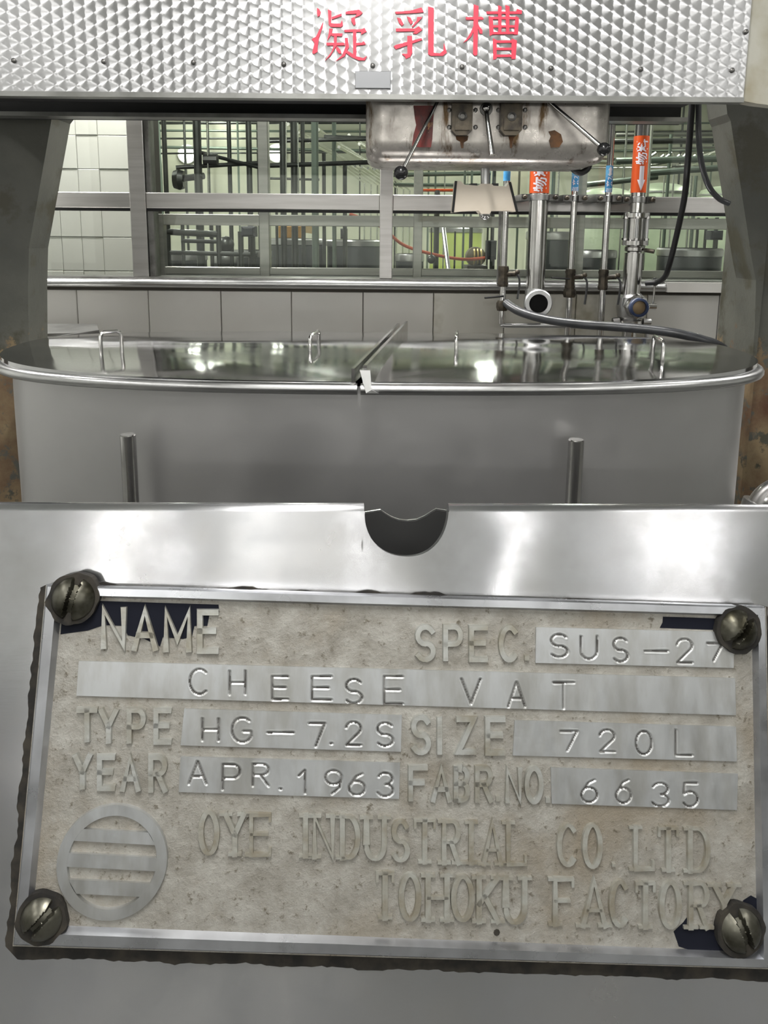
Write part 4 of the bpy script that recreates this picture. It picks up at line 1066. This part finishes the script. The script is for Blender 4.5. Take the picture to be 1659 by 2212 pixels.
# ---- stroke lettering
def arc(cx, cy, rx, ry, a0, a1, n=10):
    return [(cx + rx*math.cos(math.radians(a0 + (a1 - a0)*i/n)), cy + ry*math.sin(math.radians(a0 + (a1 - a0)*i/n))) for i in range(n + 1)]
GL = {
 'A': [[(0, 1), (.5, 0), (1, 1)], [(.2, .66), (.8, .66)]],
 'B': [[(0, 0), (0, 1)], [(0, 0), (.55, 0)] + arc(.55, .24, .4, .24, -90, 90, 8) + [(0, .48)], [(.55, .48)] + arc(.58, .74, .42, .26, -90, 90, 8) + [(0, 1)]],
 'C': [arc(.55, .5, .55, .5, -48, -312, 16)],
 'D': [[(0, 0), (0, 1)], [(0, 0), (.4, 0)] + arc(.4, .5, .6, .5, -80, 80, 10) + [(.4, 1), (0, 1)]],
 'E': [[(1, 0), (0, 0), (0, 1), (1, 1)], [(0, .48), (.85, .48)]],
 'F': [[(1, 0), (0, 0), (0, 1)], [(0, .48), (.8, .48)]],
 'G': [arc(.55, .5, .55, .5, -48, -330, 16) + [(1, .55), (.6, .55)]],
 'H': [[(0, 0), (0, 1)], [(1, 0), (1, 1)], [(0, .5), (1, .5)]],
 'I': [[(.5, 0), (.5, 1)]],
 'K': [[(0, 0), (0, 1)], [(1, 0), (0, .6)], [(.3, .42), (1, 1)]],
 'L': [[(0, 0), (0, 1), (1, 1)]],
 'M': [[(0, 1), (0, 0), (.5, .75), (1, 0), (1, 1)]],
 'N': [[(0, 1), (0, 0), (1, 1), (1, 0)]],
 'O': [arc(.5, .5, .5, .5, 0, 360, 22)],
 'P': [[(0, 1), (0, 0), (.6, 0)] + arc(.6, .27, .4, .27, -80, 80, 8) + [(.6, .54), (0, .54)]],
 'R': [[(0, 1), (0, 0), (.6, 0)] + arc(.6, .25, .4, .25, -80, 80, 8) + [(.6, .5), (0, .5)], [(.5, .5), (1, 1)]],
 'S': [arc(.5, .26, .48, .26, -30, -270, 10) + arc(.5, .75, .5, .25, -80, 150, 10)],
 'T': [[(0, 0), (1, 0)], [(.5, 0), (.5, 1)]],
 'U': [[(0, 0), (0, .65)] + arc(.5, .65, .5, .35, 180, 0, 10) + [(1, 0)]],
 'V': [[(0, 0), (.5, 1), (1, 0)]],
 'Y': [[(0, 0), (.5, .5), (.5, 1)], [(1, 0), (.5, .5)]],
 'Z': [[(0, 0), (1, 0), (0, 1), (1, 1)]],
 '0': [arc(.5, .5, .5, .5, 0, 360, 22)],
 '1': [[(.1, .25), (.75, 0), (.75, 1)]],
 '2': [arc(.5, .28, .48, .28, -175, 30, 10) + [(.05, 1), (1, 1)]],
 '3': [arc(.5, .25, .45, .25, -160, 85, 9) + arc(.5, .74, .5, .26, -85, 160, 9)],
 '5': [[(.95, 0), (.15, 0), (.08, .45)] + arc(.5, .68, .48, .32, -140, 150, 12)],
 '6': [[(.85, .02), (.45, .15)] + arc(.5, .68, .5, .32, -170, -530, 20)],
 '7': [[(0, 0), (1, 0), (.4, 1)]],
 '9': [arc(.5, .3, .5, .3, 10, -350, 18) + [(.85, .75), (.4, 1)]],
 '-': [[(0, .5), (1, .5)]],
 '.': [[(.4, .95), (.6, .95)]],
}
SERIFS = {'A': [(0, 1), (1, 1)], 'C': [], 'D': [(0, 0), (0, 1)], 'E': [(0, 0), (0, 1)], 'F': [(0, 0), (0, 1)], 'H': [(0, 0), (0, 1), (1, 0), (1, 1)], 'I': [(.5, 0), (.5, 1)],
          'K': [(0, 0), (0, 1), (1, 0), (1, 1)], 'L': [(0, 0), (0, 1)], 'N': [(0, 0), (0, 1), (1, 0)], 'O': [], 'R': [(0, 0), (0, 1), (1, 1)], 'S': [], 'T': [(.5, 1), (.5, 0)], 'U': [(0, 0), (1, 0)], 'Y': [(0, 0), (1, 0), (.5, 1)]}
def ribbon(m, path, wf, h0, h1, top=.6):
    """raised stroke along 2D path on the console face"""
    n = len(path); rows = []
    closed = (abs(path[0][0] - path[-1][0]) + abs(path[0][1] - path[-1][1])) < 1e-6
    for i, p in enumerate(path):
        a_ = path[i-1] if i else (path[-2] if closed else None); b_ = path[i+1] if i < n - 1 else (path[1] if closed else None)
        d0 = Vector((p[0] - a_[0], p[1] - a_[1])).normalized() if a_ else None
        d1 = Vector((b_[0] - p[0], b_[1] - p[1])).normalized() if b_ else None
        if d0 is None: d0 = d1
        if d1 is None: d1 = d0
        n0_, n1_ = Vector((-d0.y, d0.x)), Vector((-d1.y, d1.x)); mm = (n0_ + n1_)
        mm = mm.normalized() if mm.length > .2 else n1_
        k = 1/max(.55, mm.dot(n1_))
        w = (wf(d0) + wf(d1))/2*k/2
        ext = Vector((0, 0))
        if not closed and i == 0: ext = -d1*wf(d1)*.35
        if not closed and i == n - 1: ext = d0*wf(d0)*.35
        q = Vector(p) + ext
        rows.append([W3(q.x + mm.x*w*g, q.y + mm.y*w*g, h) for g, h in ((1, h0), (top, h1), (-top, h1), (-1, h0))])
    m.grid(rows)
    if not closed:
        m.add(rows[0], [(0, 1, 2, 3)]); m.add(rows[-1], [(3, 2, 1, 0)])
def place(ch, x0, x1, y0, y1, h):
    out = []
    for st in GL[ch]:
        out.append([L2(x0 + u*(x1 - x0), y0 + v*(y1 - y0), h) for u, v in st])
    return out
PXM = 1.1/1451                              # metres per pixel on the plate
def raised(items, wpx, mt):
    for ch, x0, x1, y0, y1 in items:
        m = MB(); ins = wpx*.4
        if ch == '.': x0, x1 = x0 - 3, x0 + 3
        for st in place(ch, x0 + ins, max(x1 - ins, x0 + ins + 1), y0 + ins, y1 - ins, H2): ribbon(m, st, lambda d: (wpx + 1.5)*PXM, H1 - .001, H2, .74)
        m.build('raised_letter', mt, plate, angle=50, fix=True)
raised([('N', 218, 272, 1312, 1402), ('A', 285, 340, 1313, 1406), ('M', 353, 413, 1316, 1409), ('E', 426, 472, 1318, 1412)], 13.5, RAISED)
raised([('S', 897, 941, 1350, 1430), ('P', 958, 1000, 1350, 1428), ('E', 1014, 1054, 1352, 1430), ('C', 1078, 1120, 1351, 1431), ('.', 1136, 1140, 1352, 1430)], 12, RAISED)
raised([('T', 165, 210, 1530, 1603), ('Y', 214, 254, 1532, 1606), ('P', 274, 314, 1530, 1606), ('E', 332, 370, 1531, 1608)], 11.5, RAISED)
raised([('S', 888, 931, 1545, 1631), ('I', 940, 960, 1550, 1630), ('Z', 986, 1028, 1550, 1630), ('E', 1049, 1092, 1550, 1632)], 12, RAISED)
raised([('Y', 158, 197, 1630, 1705), ('E', 210, 248, 1632, 1708), ('A', 260, 302, 1634, 1710), ('R', 321, 360, 1632, 1712)], 11.5, RAISED)
raised([('F', 883, 924, 1655, 1731), ('A', 932, 975, 1656, 1733), ('B', 981, 1015, 1656, 1733), ('R', 1027, 1064, 1656, 1734), ('.', 1074, 1078, 1656, 1734), ('N', 1092, 1128, 1659, 1735), ('O', 1134, 1174, 1656, 1737), ('.', 1182, 1184, 1660, 1737)], 11, RAISED)
TICKS = {'T': [((0, 0), (0, .17)), ((1, 0), (1, .17))], 'E': [((1, 0), (1, .15)), ((1, 1), (1, .85))], 'F': [((1, 0), (1, .15))], 'L': [((1, 1), (1, .82))]}
def serif(items, thick, thin):
    for ch, x0, x1, y0, y1 in items:
        m = MB()
        if ch == '.':
            for st in place('.', x0 - 3, x0 + 4, y0, y1 - 4, H2): ribbon(m, st, lambda d: 9*PXM, H1 - .001, H2)
            m.build('raised_letter', SERIFM, plate, angle=50); continue
        ins = thick*.45
        wf = lambda d: PXM*(thin + (thick - thin)*abs(d.y)**1.2)
        il = 2 if ch == 'T' else ins; ir = 2 if ch in 'TEFL' else ins
        strokes_ = place(ch, x0 + il, max(x1 - ir, x0 + il + 1), y0 + thin*.5, y1 - thin*.5, H2)
        for st in strokes_: ribbon(m, st, wf, H1 - .001, H2, .8)
        for a_, b_ in TICKS.get(ch, []):
            ribbon(m, [L2(x0 + il + u*(x1 - ir - x0 - il), y0 + thin*.5 + v*(y1 - y0 - thin), H2) for u, v in (a_, b_)], lambda d: thin*PXM, H1 - .001, H2 - .0003, .8)
        for u, v in SERIFS.get(ch, []):
            xx = x0 + ins + u*(x1 - x0 - 2*ins); yy = y0 + thin*.5 + v*(y1 - y0 - thin)
            hw = thick*.95
            ribbon(m, [L2(xx - hw, yy, H2), L2(xx + hw, yy, H2)], lambda d: thin*PXM, H1 - .001, H2 - .0003, .8)
        m.build('raised_letter', SERIFM, plate, angle=50)
serif([('O', 428, 474, 1752, 1848), ('Y', 482, 532, 1757, 1850), ('E', 537, 585, 1758, 1851),
       ('I', 644, 676, 1760, 1853), ('N', 674, 724, 1761, 1855), ('D', 734, 779, 1762, 1857), ('U', 786, 836, 1764, 1860), ('S', 845, 886, 1772, 1863), ('T', 895, 941, 1770, 1866), ('R', 954, 996, 1772, 1868), ('I', 1003, 1034, 1774, 1868), ('A', 1040, 1088, 1775, 1870), ('L', 1093, 1138, 1775, 1871),
       ('C', 1203, 1248, 1780, 1873), ('O', 1258, 1303, 1780, 1877), ('.', 1326, 1330, 1782, 1878), ('L', 1368, 1414, 1785, 1882), ('T', 1423, 1466, 1787, 1884), ('D', 1486, 1536, 1788, 1886)], 12.5, 6.5)
serif([('T', 813, 851, 1884, 1987), ('O', 861, 911, 1887, 1991), ('H', 919, 972, 1889, 1992), ('O', 974, 1026, 1891, 1992), ('K', 1029, 1082, 1893, 1995), ('U', 1087, 1140, 1895, 1998),
       ('F', 1194, 1240, 1897, 2001), ('A', 1254, 1314, 1900, 2004), ('C', 1316, 1360, 1902, 2004), ('T', 1374, 1416, 1906, 2007), ('O', 1424, 1474, 1904, 2008), ('R', 1487, 1534, 1906, 2008), ('Y', 1538, 1593, 1910, 1996)], 13.5, 7)

# ---- smooth strips with stamped characters
def stamped(qd, items, hs=H1 + .0035):
    wpx = max(qd[1][0] - qd[0][0], 10); hpx = qd[3][1] - qd[0][1]
    nu, nv = int(wpx/2.1), int(hpx/2.1)
    P2 = np.zeros((nv + 1, nu + 1, 2))
    for i in range(nv + 1):
        for j in range(nu + 1):
            fa, fb = j/nu, i/nv
            tp = lerp2(qd[0], qd[1], fa); bt = lerp2(qd[3], qd[2], fa); x, y = lerp2(tp, bt, fb)
            P2[i, j] = L2(x, y, hs)
    Z = np.full(P2.shape[:2], 1e3)
    for ch, x0, x1, y0, y1 in items:
        for st in place(ch, x0, x1, y0, y1, hs):
            for a_, b_ in zip(st[:-1], st[1:]):
                a_, b_ = np.array(a_), np.array(b_); d = b_ - a_; q = max(float(d @ d), 1e-12)
                tt = np.clip(((P2 - a_) @ d)/q, 0, 1); dd = np.linalg.norm(P2 - a_ - tt[..., None]*d, axis=2); Z = np.minimum(Z, dd)
    wd = 2.7*PXM
    dep = np.clip(1.25*(1 - Z/wd), 0, 1)*.0026 - np.clip(1 - abs(Z - wd*1.25)/(wd*.6), 0, 1)*.00035
    m = MB(); rows = []
    for i in range(nv + 1):
        rows.append([W3(P2[i, j, 0], P2[i, j, 1], hs - dep[i, j]) for j in range(nu + 1)])
    m.grid(rows)
    for edge in (rows[0], rows[-1], [r[0] for r in rows], [r[-1] for r in rows]):
        m.grid([edge, [p - PN*.005 for p in edge]])
    o = m.build('stamped_strip', STRIP, plate, angle=80, fix=False)
    o.data.materials.append(GROOVE)
    dq = ((dep[:-1, :-1] + dep[1:, :-1] + dep[:-1, 1:] + dep[1:, 1:])/4 > .0012).ravel()
    mi = np.zeros(len(o.data.polygons), dtype=np.int32); mi[:len(dq)] = dq
    o.data.polygons.foreach_set('material_index', mi)
stamped([(170, 1428), (1588, 1465), (1590, 1545), (165, 1503)], [('C', 410, 448, 1446, 1500), ('H', 496, 530, 1450, 1500), ('E', 588, 622, 1462, 1511), ('E', 674, 716, 1462, 1512), ('S', 747, 782, 1468, 1520), ('E', 830, 870, 1462, 1521), ('V', 997, 1038, 1467, 1521), ('A', 1098, 1134, 1474, 1527), ('T', 1195, 1240, 1475, 1531)])
stamped([(1158, 1355), (1586, 1366), (1585, 1443), (1157, 1432)], [('S', 1190, 1226, 1371, 1420), ('U', 1255, 1290, 1375, 1424), ('S', 1325, 1356, 1379, 1430), ('-', 1393, 1443, 1382, 1432), ('2', 1462, 1496, 1381, 1432), ('7', 1528, 1562, 1390, 1428)])
stamped([(398, 1531), (868, 1545), (866, 1624), (390, 1610)], [('H', 437, 472, 1553, 1600), ('G', 501, 542, 1551, 1604), ('-', 578, 634, 1558, 1608), ('7', 668, 702, 1563, 1613), ('.', 708, 724, 1562, 1609), ('2', 747, 780, 1560, 1610), ('S', 815, 849, 1562, 1612)])
stamped([(1112, 1556), (1590, 1570), (1592, 1645), (1108, 1632)], [('7', 1211, 1247, 1580, 1622), ('2', 1295, 1328, 1577, 1624), ('0', 1374, 1408, 1580, 1630), ('L', 1460, 1496, 1577, 1632)])
stamped([(390, 1634), (864, 1648), (862, 1726), (386, 1711)], [('A', 408, 446, 1645, 1694), ('P', 481, 518, 1652, 1706), ('R', 546, 580, 1651, 1698), ('.', 598, 614, 1662, 1707), ('1', 643, 664, 1664, 1714), ('9', 703, 738, 1665, 1715), ('6', 754, 788, 1671, 1718), ('3', 815, 849, 1670, 1721)])
stamped([(1190, 1658), (1594, 1672), (1592, 1750), (1192, 1736)], [('6', 1256, 1290, 1684, 1733), ('6', 1331, 1363, 1684, 1735), ('3', 1408, 1445, 1692, 1742), ('5', 1474, 1508, 1692, 1743)])
# ---- round barred emblem
ec = L2(242, 1863, H2); er = (L2(363, 1866, H2)[0] - L2(122, 1860, H2)[0])/2
m = MB(); NR = 72; ri = er*.785
cs = [(math.cos(2*PI*k/NR), math.sin(2*PI*k/NR)) for k in range(NR + 1)]
prof_ = [(er, H1 - .001), (er*.985, H2), (ri*1.02, H2), (ri, H1 - .001)]
m.grid([[W3(ec[0] + c*r, ec[1] + s*r, h) for r, h in prof_] for c, s in cs])
for q0, q1 in ((-.54, -.33), (-.115, .115), (.33, .56)):
    a0, a1 = q0*er*1.0, q1*er*1.0
    e0 = math.sqrt(max(0, ri**2 - min(abs(a0), ri)**2))*1.05; e1 = math.sqrt(max(0, ri**2 - min(abs(a1), ri)**2))*1.05
    tl = .03
    quad_ = [(ec[0] - e0, ec[1] + a0 - tl*e0), (ec[0] + e0, ec[1] + a0 + tl*e0), (ec[0] + e1, ec[1] + a1 + tl*e1), (ec[0] - e1, ec[1] + a1 - tl*e1)]
    m.prism([W3(s, t, H2 - .0004) for s, t in quad_], -PN*.006)
m.build('emblem', STRIP, plate, angle=40, fix=True)
# ---- four slotted dome screws
def screw(x, y, ang, rpx):
    hb = HR - .001
    c = L2(x, y, hb + .015); r = rpx*PXM
    nr, na = 16, 48; rows = []
    ca, sa2 = math.cos(ang), math.sin(ang)
    for i in range(nr + 1):
        f = i/nr; row = []
        for k in range(na + 1):
            a_ = 2*PI*k/na
            u, v = r*f*math.cos(a_), r*f*math.sin(a_)
            h = hb - .012 + .032*math.sqrt(max(0, 1 - (f*.97)**2)) 
            d = abs(-u*sa2 + v*ca); sl = min(1, max(0, (r*.17 - d)/(r*.05)))
            h = h - sl*min(.012, max(0, h - hb + .008))
            row.append(W3(c[0] + u, c[1] + v, h))
        rows.append(row)
    m = MB().grid(rows)
    m.grid([rows[-1], [p - PN*.02 for p in rows[-1]]])
    s_ = MB(); sc_ = m.build('screw', SCREWM, np_, angle=30, fix=True)
    # greasy washer ring under the head
    s_.prism([W3(c[0] + r*(1.1 + .16*mnoise.noise(Vector((math.cos(2*PI*k/40)*2 + x, math.sin(2*PI*k/40)*2, y))))*math.cos(2*PI*k/40), c[1] + r*(1.1 + .16*mnoise.noise(Vector((math.cos(2*PI*k/40)*2, math.sin(2*PI*k/40)*2 + x, y))))*math.sin(2*PI*k/40), HR + .0012) for k in range(40)], -PN*.02)
    s_.build('grease_ring', GRIME_SHADE, sc_, smooth=False)
screw(152, 1297, math.radians(100), 47)
screw(1606, 1364, math.radians(-52), 46)
screw(1612, 2022, math.radians(68), 47)
screw(82, 1998, math.radians(-50), 43)
# ---- emptied pin hole
c = L2(1073, 2014, H1); MB().lathe(W3(c[0], c[1], H1 - .004), PN, [(0, .005), (.0045, .005), (.0052, .004)], 8).build('pin_hole', GRIME_SHADE, plate)
